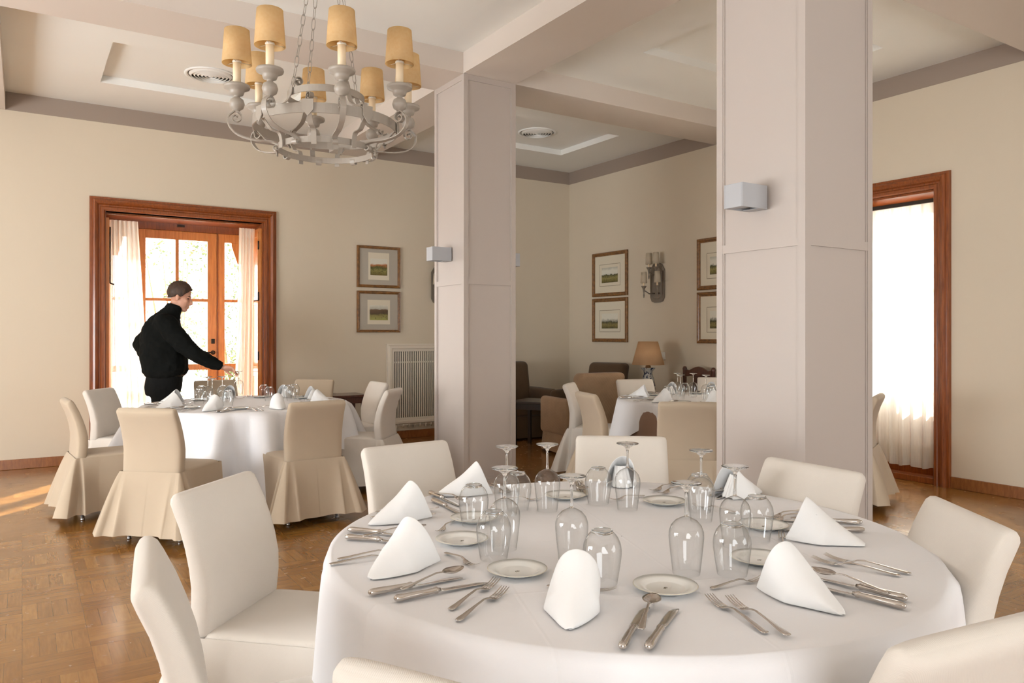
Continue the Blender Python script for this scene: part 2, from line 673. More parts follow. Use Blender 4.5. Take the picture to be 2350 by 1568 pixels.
mpA = lambda a, b, p: Vector((a, YA - p, b))
mpB = lambda a, b, p: Vector((XB - p, a, b))
CPROF = [(0, -.10), (0, .022), (.012, .036), (.035, .036), (.045, .026), (.058, .026), (.07, .046), (.095, .06), (.112, .052), (.118, .034), (.14, .034), (.145, .0)]

# ---- door to the garden
m = MB()
frame_u(m, mpA, D1[0], D1[1], 0, D1[2], CPROF)
door = struct(m.build('door_1', M['casing']))
yd = YA + .50
LX0, LX1 = 1.085, 1.965                 # the leaf
m = MB()
m.box(D1[0], yd - .02, 2.56, D1[1], yd + .06, D1[2])           # header
m.box(D1[0], YA + .1, D1[2] - .02, D1[1], yd, D1[2])           # soffit
m.box(D1[0], yd - .02, 0, D1[0] + .05, yd + .06, 2.56)
m.box(D1[1] - .05, yd - .02, 0, D1[1], yd + .06, 2.56)
m.box(LX0 - .02, yd - .01, 0, LX0, yd + .06, 2.56)
m.box(LX1, yd - .01, 0, LX1 + .012, yd + .06, 2.56)
bev(m.build('door_frame', M['casing'], door), .004)
lin = MB()
lin.box(D1[0] - .01, YA + .005, 0, D1[0] + .012, yd, D1[2])
lin.box(D1[1] - .012, YA + .005, 0, D1[1] + .01, yd, D1[2])
lin.build('reveal_lining', M['casing'], door)
bev(MB().box(D1[0] + .3, yd - .05, 2.585, D1[0] + .36, yd - .02, 2.60).build('door_closer', M['switch'], door), .003)
bev(MB().box(1.52, yd - .04, 2.605, 1.60, yd - .02, 2.63).build('door_catch', M['ink'], door), .003)


def leaf(x0, x1, z0, z1, name, st, mid, rail, chamfer=0, parent=door):
    m = MB()
    ya, yb = yd + .0, yd + .045
    m.box(x0, ya, z0, x0 + st, yb, z1)
    m.box(x1 - st, ya, z0, x1, yb, z1)
    m.box(x0 + st, ya, z1 - .10, x1 - st, yb, z1)
    m.box(x0 + st, ya, z0, x1 - st, yb, z0 + .18)
    m.box(x0 + st, ya, .93, x1 - st, yb, 1.0)
    m.box(x0 + st, ya + .008, rail - .018, x1 - st, yb - .008, rail + .018)
    if mid:
        m.box((x0 + x1) / 2 - .019, ya + .006, 1.0, (x0 + x1) / 2 + .019, yb - .006, z1 - .10)
    if chamfer:
        s_ = 1 if chamfer > 0 else -1
        xe = x1 - st if s_ > 0 else x0 + st
        c = abs(chamfer)
        p = [(xe, z1 - .10), (xe - s_ * c, z1 - .10), (xe - s_ * c, z1 - .135), (xe - s_ * .05, z1 - .16 - c * 1.6), (xe, z1 - .16 - c * 1.6)]
        m.loft([[(a, ya, b) for a, b in p], [(a, yb, b) for a, b in p]], smooth=False)
    o = bev(m.build(name, M['doorwood'], parent), .004)
    MB().box(x0 + st, yd + .018, z0 + .18, x1 - st, yd + .022, z1 - .10).build('glass_pane', M['pane'], o)
    return o


dl = leaf(LX0, LX1, .03, 2.56, 'door_leaf', .105, True, 1.757)
leaf(LX1 + .012, D1[1] - .05, .03, 2.56, 'sidelight', .08, False, 1.757, .12)
leaf(D1[0] + .05, LX0 - .02, .03, 2.56, 'sidelight', .07, False, 1.757, -.10)
m = MB()
hx = LX1 - .045
m.lathe([(.026, 0), (.026, .006), (.012, .01)], 16)
m.tube([(0, 0, .008), (0, 0, .045), (-.03, 0, .052), (-.11, .004, .05)], .009, 8)
o = m.build('door_handle', M['ink'], dl, (hx, yd - .002, 1.135))
o.rotation_euler = (pi / 2, 0, 0)
bev(MB().box(hx - .02, yd - .014, 1.24, hx + .02, yd, 1.30).build('lock_plate', M['ink'], dl), .004)

# folded panelled shutter against the reveal, hinge side next to the casing
m = MB()
sx = D1[1] - .012
m.box(sx - .035, YA + .03, .02, sx, YA + .40, 2.60)
for (za, zb) in ((.10, .85), (.97, 1.70), (1.80, 2.50)):
    m.box(sx - .047, YA + .03, za - .06, sx - .035, YA + .075, zb + .06)
    m.box(sx - .047, YA + .345, za - .06, sx - .035, YA + .40, zb + .06)
    m.box(sx - .047, YA + .075, za - .06, sx - .035, YA + .345, za)
    m.box(sx - .047, YA + .075, zb, sx - .035, YA + .345, zb + .06)
sh = bev(m.build('shutter_panel', M['doorwood'], door), .004)
for hz in (.35, 1.05, 1.75, 2.35):
    MB().tube([(sx - .04, YA + .028, hz), (sx - .04, YA + .028, hz + .10)], .009, 8).build('hinge', M['ink'], sh)
m = MB().box(D1[0] + .012, YA + .05, .02, D1[0] + .045, YA + .38, 2.60)
sh2 = bev(m.build('shutter_panel', M['doorwood'], door), .004)
MB().tube([(D1[0] + .055, YA + .06, 1.90), (D1[0] + .055, YA + .06, 2.5)], .007, 8).tube([(D1[0] + .055, YA + .06, 1.9), (D1[0] + .09, YA + .04, 1.885)], .008, 8).build('espagnolette_rod', M['ink'], sh2)
MB().box(D1[0], YA, .0, D1[1], yd + .1, .025).build('threshold', M['casing'], door)

# ---- tall window in the right wall
m = MB()
frame_u(m, mpB, W2[0], W2[1], 0, W2[2], CPROF)
win = struct(m.build('window_1', M['casing']))
m = MB()
xd = XB + .34
m.box(XB, W2[0], W2[2] - .02, XB + .5, W2[1], W2[2])
m.box(xd, W2[0], 0, xd + .06, W2[0] + .09, W2[2])
m.box(xd, W2[1] - .09, 0, xd + .06, W2[1], W2[2])
m.box(xd, W2[0], 2.5, xd + .06, W2[1], W2[2] - .02)
m.box(xd, W2[0], .0, xd + .06, W2[1], .16)
m.box(xd, (W2[0] + W2[1]) / 2 - .06, 0, xd + .06, (W2[0] + W2[1]) / 2 + .06, W2[2])
m.box(xd + .01, W2[0], 1.75, xd + .05, W2[1], 1.79)
m.box(XB + .005, W2[0], 0, XB + .14, W2[1], .055)
bev(m.build('window_frame', M['casing'], win), .004)
MB().box(xd + .012, W2[0] + .05, .16, xd + .024, W2[1] - .05, .80).build('lower_panel', M['grille'], win)
MB().box(xd + .028, W2[0] + .09, .16, xd + .032, W2[1] - .09, 2.5).build('glass_pane', M['pane'], win)
MB().box(XB + .02, W2[0] - .01, .055, XB + .36, W2[0] + .012, W2[2] - .02).box(XB + .02, W2[1] - .012, .055, XB + .36, W2[1] + .01, W2[2] - .02).build('reveal_lining', M['casing'], win)
MB().box(XB + .05, W2[0], 2.55, XB + .075, W2[1], 2.585).build('curtain_rail', M['ink'], win)

# ---- baseboards
cw = .145
m = MB().box(XL, YA - .018, 0, D1[0] - cw, YA, .10).box(D1[1] + cw, YA - .018, 0, XB, YA, .10)
bev(struct(m.build('baseboard_back', M['basewood'])), .004)
m = MB().box(XB - .018, YR, 0, XB, W2[0] - cw, .10).box(XB - .018, W2[1] + cw, 0, XB, YA - .018, .10)
bev(struct(m.build('baseboard_right', M['basewood'])), .004)

# ================================================================== CURTAINS
def curtain(name, a0, a1, n, z0, z1, mp, amp, label, b0=None, b1=None, hem=0.0, group=None):
    """gathered sheer; a0-a1 at the top, b0-b1 at the bottom"""
    b0, b1 = (a0 if b0 is None else b0), (a1 if b1 is None else b1)
    cols = n * 10
    rows = [z1, z1 - .03, z1 - .09, z1 - .12] + [z1 - .12 - (z1 - .12 - z0) * k / 12 for k in range(1, 13)]
    pts = []
    ph = [rnd.uniform(-.5, .5) for _ in range(n + 2)]
    for z in rows:
        t = (z1 - z) / (z1 - z0)
        row = []
        for j in range(cols + 1):
            s_ = j / cols
            lo, hi = a0 + (b0 - a0) * t, a1 + (b1 - a1) * t
            w = s_ * n * 2 * pi + ph[int(s_ * n)] * .6
            k = .45 if z > z1 - .1 else 1
            row.append(mp(lo + (hi - lo) * s_ + .006 * sin(2.3 * w + 3 * t), z + .008 * sin(w * .5) * (t > .95), amp * k * (sin(w + .7 * t) + .35 * sin(1.7 * w + 2 * t)) + .02 * t * sin(s_ * 9)))
        pts.append(row)
    o = MB().grid(pts).build(name, M['sheer'])
    tag(o, label, 'curtain', group)
    if hem:
        h = [[mp(*q) for q in r] for r in ()]
        rows2 = []
        for r in (-3, -2, -1):
            rows2.append([Vector(p) for p in pts[r]])
        mh = MB()
        zt = z0 + hem
        top = [Vector((p.x, p.y, zt)) for p in rows2[-1]]
        mh.grid([top, rows2[-1]])
        mh.build('hem', M['sheer'], o)
    return o


mpc1 = lambda a, b, p: Vector((a, YA + .11 - p, b))
curtain('sheer_curtain', .76, 1.06, 7, .04, 2.585, mpc1, .022, 'white sheer curtain behind the waiter, on the bench-free side of the garden door', .77, 1.20)['label'] = 'wider white sheer curtain hanging behind the waiter at the garden door'
curtain('sheer_curtain', 2.13, 2.31, 5, .04, 2.60, mpc1, .022, 'narrow white sheer curtain beside the folded wooden shutter of the garden door', 2.06, 2.29)
mpc2 = lambda a, b, p: Vector((XB + .11 - p, a, b))
curtain('sheer_curtain', W2[0] + .02, W2[1] - .02, 15, .12, 2.57, mpc2, .028, 'full width sheer curtain glowing in the tall window behind the big column', hem=.20)

# ================================================================== TABLES
R = .85
TN = LZ(.326, 2.26)
TB = LZ(-2.316, 6.65)
TT = LZ(1.85, 7.10)
TZ = .75


def sgn_pow(v, p):
    return math.copysign(abs(v) ** p, v)


def drape(S, rot, seed, cap=.69, nf=9, amp=.05, cb=.07):
    """square cloth of half side S laid on a round top of radius R; corners hang lowest"""
    r_ = random.Random(seed)
    N = 192
    ph = [r_.uniform(0, 6.28) for _ in range(4)]
    rings = []
    for k in range(9):
        q = [0, .25, .45, .62, .78, .9, .96, .985, 1.0][k]
        rings.append([(max(R * q, .002) * cos(2 * pi * j / N), max(R * q, .002) * sin(2 * pi * j / N), 0) for j in range(N)])
    for k in range(1, 20):
        ring = []
        for j in range(N):
            th = 2 * pi * j / N
            c = th - rot
            ov = min(S / max(abs(cos(c)), abs(sin(c))) - R, cap + .02)
            l = ov * k / 19.0
            corner = abs(sin(2 * c)) ** 3
            t = min(l / .55, 1.2)
            fold = sin(nf * th + ph[0]) * .6 + sin((nf + 4) * th + ph[1]) * .35 + sin(5 * th + ph[2]) * .3
            fold = fold * amp * t ** .6 * (1 + 1.1 * corner)
            bend = .016 * (1 - exp(-l / .012))
            rad = R + bend + .045 * t + fold + cb * corner * t - .02 * t
            rad = max(rad, R + bend * .8)
            z = -max(l - .010, 0) - .006 * min(l / .01, 1)
            z *= .985 - .02 * abs(fold) / amp * .3
            ring.append((rad * cos(th), rad * sin(th), z))
        rings.append(ring)
    m = MB().loft(rings, cap=False)
    return m


def round_table(c, label, clabel, S, rot, seed, under=False, **kw):
    t = thing('round_table', label, 'table', c, 0, 'round dining tables')
    bev(MB().lathe([(0, .715), (R - .01, .715), (R - .004, .72), (R - .004, .743), (R - .01, .747), (0, .747)], 64).build('tabletop', M['dark'], t), .002)
    MB().lathe([(.05, .715), (.05, .5), (.075, .4), (.045, .2), (.06, .12), (.06, .06)], 20).build('pedestal', M['dark'], t)
    for k in range(4):
        a = k * pi / 2 + .4
        d = Vector((cos(a), sin(a), 0))
        MB().tube([d * .04 + Vector((0, 0, .14)), d * .2 + Vector((0, 0, .09)), d * .38 + Vector((0, 0, .03)), d * .42 + Vector((0, 0, .02))], [.03, .028, .024, .02], 10).build('foot', M['dark'], t)
    if under:
        N = 120
        rings = []
        for k in range(8):
            q = k / 7
            rings.append([((R + .004 + (.05 * sin(14 * 2 * pi * j / N) + .06) * q) * cos(2 * pi * j / N), (R + .004 + (.05 * sin(14 * 2 * pi * j / N) + .06) * q) * sin(2 * pi * j / N), .742 - .73 * q) for j in range(N)])
        o = MB().loft(rings, cap=False).build('tablecloth', M['under'], None, c)
        tag(o, 'brown floor length undercloth on the table beside the armchairs', 'tablecloth')
    o = drape(S, rot, seed, **kw).build('tablecloth', M['cloth'], None, c + Vector((0, 0, TZ)))
    tag(o, clabel, 'tablecloth', 'white tablecloths')


def rel_ang(a):
    """angle measured in (right, away) axes -> angle in room axes"""
    return ang_of(LZ(cos(a), sin(a)))


round_table(TN, 'round dining table under the white cloth at the camera side', 'white tablecloth on the round table at the camera side', 1.32, rel_ang(radians(3)) + pi / 4, 4, nf=13, amp=.045, cb=.0)
round_table(TB, 'round dining table under the white cloth in front of the waiter', 'white tablecloth hanging in folds on the table in front of the waiter', 1.22, rel_ang(radians(-66)) + pi / 4, 5, nf=13, amp=.115)
round_table(TT, 'round dining table under short white and brown cloths beside the armchairs', 'short white overcloth on the table beside the armchairs', .99, rel_ang(radians(192)) + pi / 4, 8, under=True, amp=.05)


# ================================================================== SLIPCOVERED CHAIRS
def make_chair(mat):
    t = thing('dining_chair', 'x', 'chair')
    W = .205
    # backrest: rounded slab that bows forward above the seat and leans back at the top
    cl = [(-.212, .40, .040), (-.206, .47, .040), (-.200, .54, .041), (-.200, .60, .040), (-.210, .66, .037), (-.226, .72, .034), (-.247, .78, .032), (-.270, .83, .031), (-.281, .853, .029), (-.287, .864, .022), (-.291, .870, .010)]
    rings = []
    for i, (y, z, th) in enumerate(cl):
        a, b = cl[max(i - 1, 0)], cl[min(i + 1, len(cl) - 1)]
        tg = Vector((0, b[0] - a[0], b[1] - a[1])).normalized()
        nr = Vector((0, tg.z, -tg.y))
        w = W + .004 - (.012 if z > .868 else .004 if z > .86 else 0) + .004 * sin((z - .4) * 6)
        ring = []
        K = 28
        for j in range(K):
            q = 2 * pi * j / K
            ring.append(Vector((w * sgn_pow(cos(q), .28), y, z)) + nr * th * sgn_pow(sin(q), .45))
        rings.append(ring)
    m = MB().loft(rings)
    m.build('backrest', mat, t)
    # seat cushion
    rings = []
    for z, g in ((.415, -.012), (.43, .0), (.452, .003), (.464, -.004), (.470, -.018), (.473, -.05), (.475, -.12)):
        ring = []
        for j in range(40):
            q = 2 * pi * j / 40
            ring.append(((.212 + g) * sgn_pow(cos(q), .22), .012 + (.222 + g) * sgn_pow(sin(q), .22), z))
        rings.append(ring)
    m = MB().loft(rings)
    m.build('seat', mat, t)
    # skirt: flares out to the hem, inverted pleats at the two rear corners
    N = 380
    per = []
    hx, y0, y1 = .217, -.2515, .236
    cr = .03
    segs = []

    def outline(s_):
        """perimeter from the rear middle, going round; returns point, normal, arc distance to rear corners"""
        L1, L2, L3 = hx, (y1 - y0), 2 * hx
        tot = 2 * L1 + 2 * L2 + L3
        d = (s_ % 1.0) * tot
        if d < L1:
            return (d, y0), (0, -1), L1 - d, tot
        d -= L1
        if d < L2:
            return (hx, y0 + d), (1, 0), d, tot
        d -= L2
        if d < L3:
            return (hx - d, y1), (0, 1), 9, tot
        d -= L3
        if d < L2:
            return (-hx, y1 - d), (-1, 0), L2 - d, tot
        d -= L2
        return (-hx + d, y0), (0, -1), d, tot
    rings = []
    rr = random.Random(5)
    wob = [rr.uniform(0, 6.28) for _ in range(4)]
    for k in range(15):
        q = k / 14
        z = .457 - .392 * q
        ring = []
        for j in range(N):
            s_ = (j + .5) / N
            p, nn, dc, tot = outline(s_)
            nx, ny = nn
            # smooth the normal near the corners
            p2, n2, _, _ = outline(s_ + .018)
            p3, n3, _, _ = outline(s_ - .018)
            nv = Vector((nx + n2[0] + n3[0], ny + n2[1] + n3[1]))
            nv.normalize()
            fl = .022 + (.055 if p[1] < -.1 else .0) * min(1, (-.1 - p[1]) / .12 if p[1] < -.1 else 0)
            side = abs(p[0]) > hx - .002
            corner = exp(-(dc / .075) ** 2) if dc < 1 else 0
            fl += .085 * corner
            # pleat: a fold just in front of the corner (side face) and one on the rear face
            dl = dc if side else -dc
            pl = exp(-((dl - .030) / .011) ** 2) + .25 * exp(-((dl + .034) / .012) ** 2) if dc < 1 else 0
            off = fl * q ** .85 - .085 * pl * min(1, q * 1.5) + .003 * q * sin(s_ * 31 + wob[0]) + .0015 * q * sin(s_ * 58 + wob[1] + 2 * q)
            hem = .012 * q * (sin(s_ * 25 + wob[2]) * .6 - corner * .9)
            ring.append((p[0] + nv.x * off, p[1] + nv.y * off, z + hem))
        rings.append(ring)
    MB().loft(rings, cap=False).build('skirt', mat, t)
    for sx_ in (-1, 1):
        for sy in (-1, 1):
            MB().lathe([(.0, 0), (.014, 0), (.014, .012), (.012, .014), (.012, .43), (0, .43)], 12, (sx_ * .185, -.20 if sy < 0 else .20, 0)).build('leg', M['leg'], t)
    return Proto(t)


chairA, chairB = make_chair(M['chair']), make_chair(M['chair2'])


def put_chair(proto, lat, z, flat, fz, label, group):
    """(lat, z): centre of the top of the backrest; (flat, fz): facing"""
    d = LZ(flat, fz)
    d.normalize()
    p = LZ(lat, z) + d * .285
    return proto.put((p.x, p.y, 0), atan2(d.y, d.x) - pi / 2, label, group)


def t_ang(c, lat, z):
    pass


gN, gB, gT = 'slipcovered chairs round the camera side table', 'slipcovered chairs round the waiter\'s table', 'slipcovered chairs round the table by the armchairs'
put_chair(chairA, -.075, 1.02, .48, .88, 'cream chair of which only the back\'s top edge shows before the near tablecloth', gN)
put_chair(chairA, -.785, 1.62, .905, .425, 'cream chair seen edge-on from its side, in front of another empty chair', gN)
put_chair(chairA, -.965, 2.465, .97, -.2, 'cream chair with bare seat showing beside the white cloth and shiny parquet', gN)
put_chair(chairA, -.465, 3.31, .62, -.78, 'cream chair standing against the slimmer column, behind the near table', gN)
put_chair(chairA, .51, 3.56, -.10, -1, 'cream chair facing the camera across the near table, between the two columns', gN)
put_chair(chairA, 1.105, 2.79, -.87, -.50, 'cream chair backed against the big column, facing the near table', gN)
put_chair(chairA, 1.235, 2.05, -1, .07, 'cream chair on the open parquet before the baseboard, facing the near table', gN)
put_chair(chairA, .77, 1.235, -.42, .91, 'cream chair back corner poking in below the place with the crossed forks', gN)

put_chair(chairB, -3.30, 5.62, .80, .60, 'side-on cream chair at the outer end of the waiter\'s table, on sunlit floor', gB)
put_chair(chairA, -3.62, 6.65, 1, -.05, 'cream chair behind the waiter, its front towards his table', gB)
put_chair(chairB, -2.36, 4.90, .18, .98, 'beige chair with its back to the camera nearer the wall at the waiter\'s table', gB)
put_chair(chairB, -1.385, 5.42, -.60, .80, 'shaded cream chair with pleated rear corners, back to the camera beside the slimmer column', gB)
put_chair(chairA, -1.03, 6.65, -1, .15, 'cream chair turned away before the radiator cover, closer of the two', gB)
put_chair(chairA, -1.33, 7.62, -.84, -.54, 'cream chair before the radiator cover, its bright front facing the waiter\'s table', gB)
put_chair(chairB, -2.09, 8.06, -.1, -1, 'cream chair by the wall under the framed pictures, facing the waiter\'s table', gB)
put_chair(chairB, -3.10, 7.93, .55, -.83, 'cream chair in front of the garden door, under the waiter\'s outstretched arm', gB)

put_chair(chairA, .555, 7.45, 1, -.30, 'cream chair beside the ribbed armchair with its lit front showing', gT)
put_chair(chairB, .60, 6.20, .96, .28, 'shaded cream chair turned away in front of the ribbed armchair', gT)
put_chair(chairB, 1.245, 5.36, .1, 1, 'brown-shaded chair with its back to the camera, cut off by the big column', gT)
put_chair(chairA, 1.30, 8.08, .3, -1, 'cream chair behind the armchair table, under the table lamp', gT)
put_chair(chairA, 2.27, 8.42, -.25, -1, 'cream chair behind the armchair table, before the carved wooden chair', gT)
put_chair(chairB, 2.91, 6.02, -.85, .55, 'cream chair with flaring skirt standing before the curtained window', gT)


# ================================================================== TABLEWARE
def loft_x(prof, K=10, pw=.7):
    """sections along x: (x, y, z, half width, half thickness)"""
    rings = []
    for (x, y, z, w, h) in prof:
        rings.append([(x, y + w * sgn_pow(cos(2 * pi * j / K), pw), z + h * sgn_pow(sin(2 * pi * j / K), pw)) for j in range(K)])
    return rings


def make_knife():
    t = thing('knife', 'x', 'knife')
    hp = [(-.120, 0, .009, .002, .002), (-.118, 0, .009, .006, .005), (-.112, 0, .009, .0088, .0075), (-.10, 0, .009, .0095, .0080), (-.06, 0, .009, .0082, .0070), (-.022, 0, .009, .0068, .0060), (-.018, 0, .009, .0085, .0074), (-.013, 0, .009, .0085, .0074), (-.010, 0, .009, .0055, .005), (-.004, 0, .009, .0048, .004)]
    MB().loft(loft_x(hp, 14, .9)).build('handle', M['steel'], t)
    bp = [(-.006, 0, .008, .006, .0015), (.002, .001, .007, .0095, .0012), (.02, .001, .006, .0100, .0010), (.06, .001, .005, .0104, .0009), (.095, .0, .004, .0100, .0008), (.112, -.002, .0035, .0075, .0007), (.122, -.006, .003, .0025, .0006)]
    MB().loft(loft_x(bp, 8, .8), smooth=True).build('blade', M['blade'], t)
    return Proto(t)


def fork_mesh(L=.212, nt=4):
    k = L / .212
    m = MB()
    pr = [(-.106, 0, .004, .0035, .0011), (-.104, 0, .004, .0075, .0013), (-.095, 0, .0045, .0090, .0014), (-.075, 0, .006, .0070, .0014), (-.03, 0, .011, .0038, .0015), (.005, 0, .0135, .0028, .0017), (.022, 0, .011, .0034, .0016), (.030, 0, .0075, .0085, .0012), (.038, 0, .005, .0118, .0010), (.050, 0, .0035, .0124, .0009)]
    m.loft([[(a * k, b * k, c) for a, b, c in r] for r in loft_x(pr, 10, .8)])
    for i in range(nt):
        y = (-.0098 + .0196 * i / (nt - 1))
        tp = [(.047, y, .0036, .0018, .0009), (.065, y, .0042, .0018, .0009), (.085, y, .007, .0017, .0008), (.100, y, .0115, .0013, .0007), (.106, y, .0135, .0005, .0004)]
        m.loft([[(a * k, b * k, c) for a, b, c in r] for r in loft_x(tp, 8, .8)])
    return m


def make_fork(L, name, cat='fork', nt=4):
    o = fork_mesh(L, nt).build(name, M['steel'])
    tag(o, 'x', cat)
    return Proto(o)


def make_spoon(L):
    k = L / .205
    m = MB()
    pr = [(-.1025, 0, .004, .0035, .0011), (-.1005, 0, .004, .0072, .0013), (-.092, 0, .0045, .0088, .0014), (-.072, 0, .006, .0068, .0014), (-.03, 0, .0115, .0038, .0015), (.010, 0, .015, .0028, .0017), (.030, 0, .0125, .003, .0015), (.038, 0, .011, .0045, .0010)]
    m.loft([[(a * k, b * k, c) for a, b, c in r] for r in loft_x(pr, 10, .8)])
    up, lo = [], []
    for i in range(13):
        s_ = i / 12
        x = .034 + .0685 * s_
        w = .0205 * (sin(pi * min(s_ * .93 + .05, 1)) ** .62) * (1.06 - .28 * abs(s_ - .4))
        dep = .0068 * sin(pi * min(s_ + .02, .99))
        up.append([(x * k, w * c * k, .0105 - dep * (1 - c * c) * 1.05 + .001) for c in [-1 + 2 * j / 8 for j in range(9)]])
        lo.append([(x * k, w * c * k, .0105 - dep * (1 - c * c) * 1.2 - .0004) for c in [1 - 2 * j / 8 for j in range(9)]])
    m.loft([a + b for a, b in zip(up, lo)])
    o = m.build('spoon', M['steel'])
    tag(o, 'x', 'spoon')
    return Proto(o)


def make_wine():
    t = thing('wine_glass', 'x', 'wine glass')
    pr = [(.0335, 0), (.0352, .012), (.0385, .04), (.0418, .07), (.0436, .092), (.0428, .106), (.0375, .121), (.027, .133), (.014, .140), (.0055, .1435)]
    MB().lathe(pr, 36).build('bowl', M['glass'], t)
    MB().lathe([(.0, .141), (.0058, .1425), (.0042, .150), (.0036, .165), (.0035, .190), (.0042, .203), (.0, .206)], 14).build('stem', M['stem'], t)
    MB().lathe([(.0, .2035), (.0042, .2035), (.0075, .211), (.017, .2185), (.036, .2245), (.0378, .2262), (.0372, .2278), (.02, .2270), (.0, .2262)], 36).build('foot', M['stem'], t)
    return Proto(t)


def make_tumbler():
    t = thing('tumbler', 'x', 'tumbler')
    pr = [(.0360, 0), (.0392, .018), (.0430, .042), (.0462, .066), (.0468, .080), (.0445, .096), (.0385, .110), (.0315, .119), (.0265, .124)]
    MB().lathe(pr, 36).build('bowl', M['glass'], t)
    MB().lathe([(.0, .1205), (.022, .1195), (.0265, .1215), (.0262, .1265), (.0245, .1285), (.021, .1275), (.0, .1262)], 30).build('base', M['stem'], t)
    return Proto(t)


def make_plate():
    t = thing('bread_plate', 'x', 'plate')
    MB().lathe([(.0, .002), (.040, .002), (.043, 0), (.046, .002), (.056, .008), (.074, .0125), (.0755, .0135), (.0745, .0145), (.056, .0105), (.047, .0055), (.043, .0045), (.0, .0045)], 48).build('dish', M['china'], t)
    MB().lathe([(.0740, .01475), (.0752, .01445), (.0757, .0137)], 48).build('rim_line', M['china_line'], t)
    m = MB()
    for a, b in (((-.0060, -.003), (-.0030, .004)), ((-.0030, .004), (0, -.001)), ((0, -.001), (.0030, .004)), ((.0030, .004), (.0060, -.003)), ((-.0015, -.0035), (.0015, -.0035))):
        m.tube([(a[0], a[1], .0047), (b[0], b[1], .0047)], .0006, 4)
    m.build('emblem', M['emblem'], t)
    return Proto(t)


def make_napkin(seed):
    """linen folded into a cone on its side: closed tip outward (x = 0), open raised end inward (x = L)"""
    L, H, Wd = .20, .118, .056
    r_ = random.Random(seed)
    lean = r_.uniform(-.012, .012)
    pts = []
    for i in range(21):
        s_ = i / 20
        h = H * (.02 + .98 * s_ ** .95)
        w = (Wd + .006) * (.02 + .98 * min(1, s_ / .50) ** .75) * (1 - .16 * max(0, s_ - .5) / .5)
        row = []
        for j in range(33):
            a = -1 + 2 * j / 32
            an = a * pi / 2 * 1.12
            y = w * sgn_pow(sin(an), 1.0)
            zz = max(0, (cos(an) + .187) / 1.187) ** (.68 + .6 * (1 - s_))
            x = L * s_ - .040 * zz * s_ ** 2 + .012 * s_ * (1 - zz) ** 3
            row.append((x, y * (1 - .10 * zz) + lean * zz + .003 * sin(3 * a + 7 * s_), .0025 + h * zz * (1 + .02 * sin(9 * s_))))
        pts.append(row)
    m = MB().grid(pts)
    # the inner turn of the roll seen in the open end
    inn = []
    for i in range(9):
        q = i / 8
        row = []
        for j in range(49):
            a = -2.0 + 4.0 * j / 48
            rr = (.036 - .014 * q) * (1 + .10 * sin(a * 11) * (1 - .5 * q))
            row.append((L - .038 - .030 * q + rr * cos(a), rr * 1.05 * sin(a) + .008 * (1 - q), .003 + .078 * q))
        inn.append(row)
    m.grid(inn)
    o = m.build('napkin', M['napkin'])
    solid(o, .0022, 0)
    sub(o, 1)
    tag(o, 'x', 'napkin')
    return Proto(o)


knife, fork, spoon = make_knife(), make_fork(.212, 'fork'), make_spoon(.20)
dfork = make_fork(.165, 'dessert_fork', 'fork', 3)
wine, tumbler, plate = make_wine(), make_tumbler(), make_plate()
napk = [make_napkin(s) for s in (1, 2, 3)]

ZC = TZ + .0015
PLN = ['on the camera side', 'one place clockwise from the camera side', 'two places clockwise from the camera side', 'three places clockwise from the camera side', 'opposite the camera side', 'three places anticlockwise from the camera side', 'two places anticlockwise from the camera side', 'one place anticlockwise from the camera side']
NT_ = 'near table, '


def lay(proto, h, t, label, group, dz=0.0, flip=False):
    a, b = P(h[0], h[1], TZ), P(t[0], t[1], TZ + .006)
    mid = (a + b) / 2
    d = b - a
    return proto.put((mid.x, mid.y, ZC + dz), atan2(d.y, d.x), label, group)


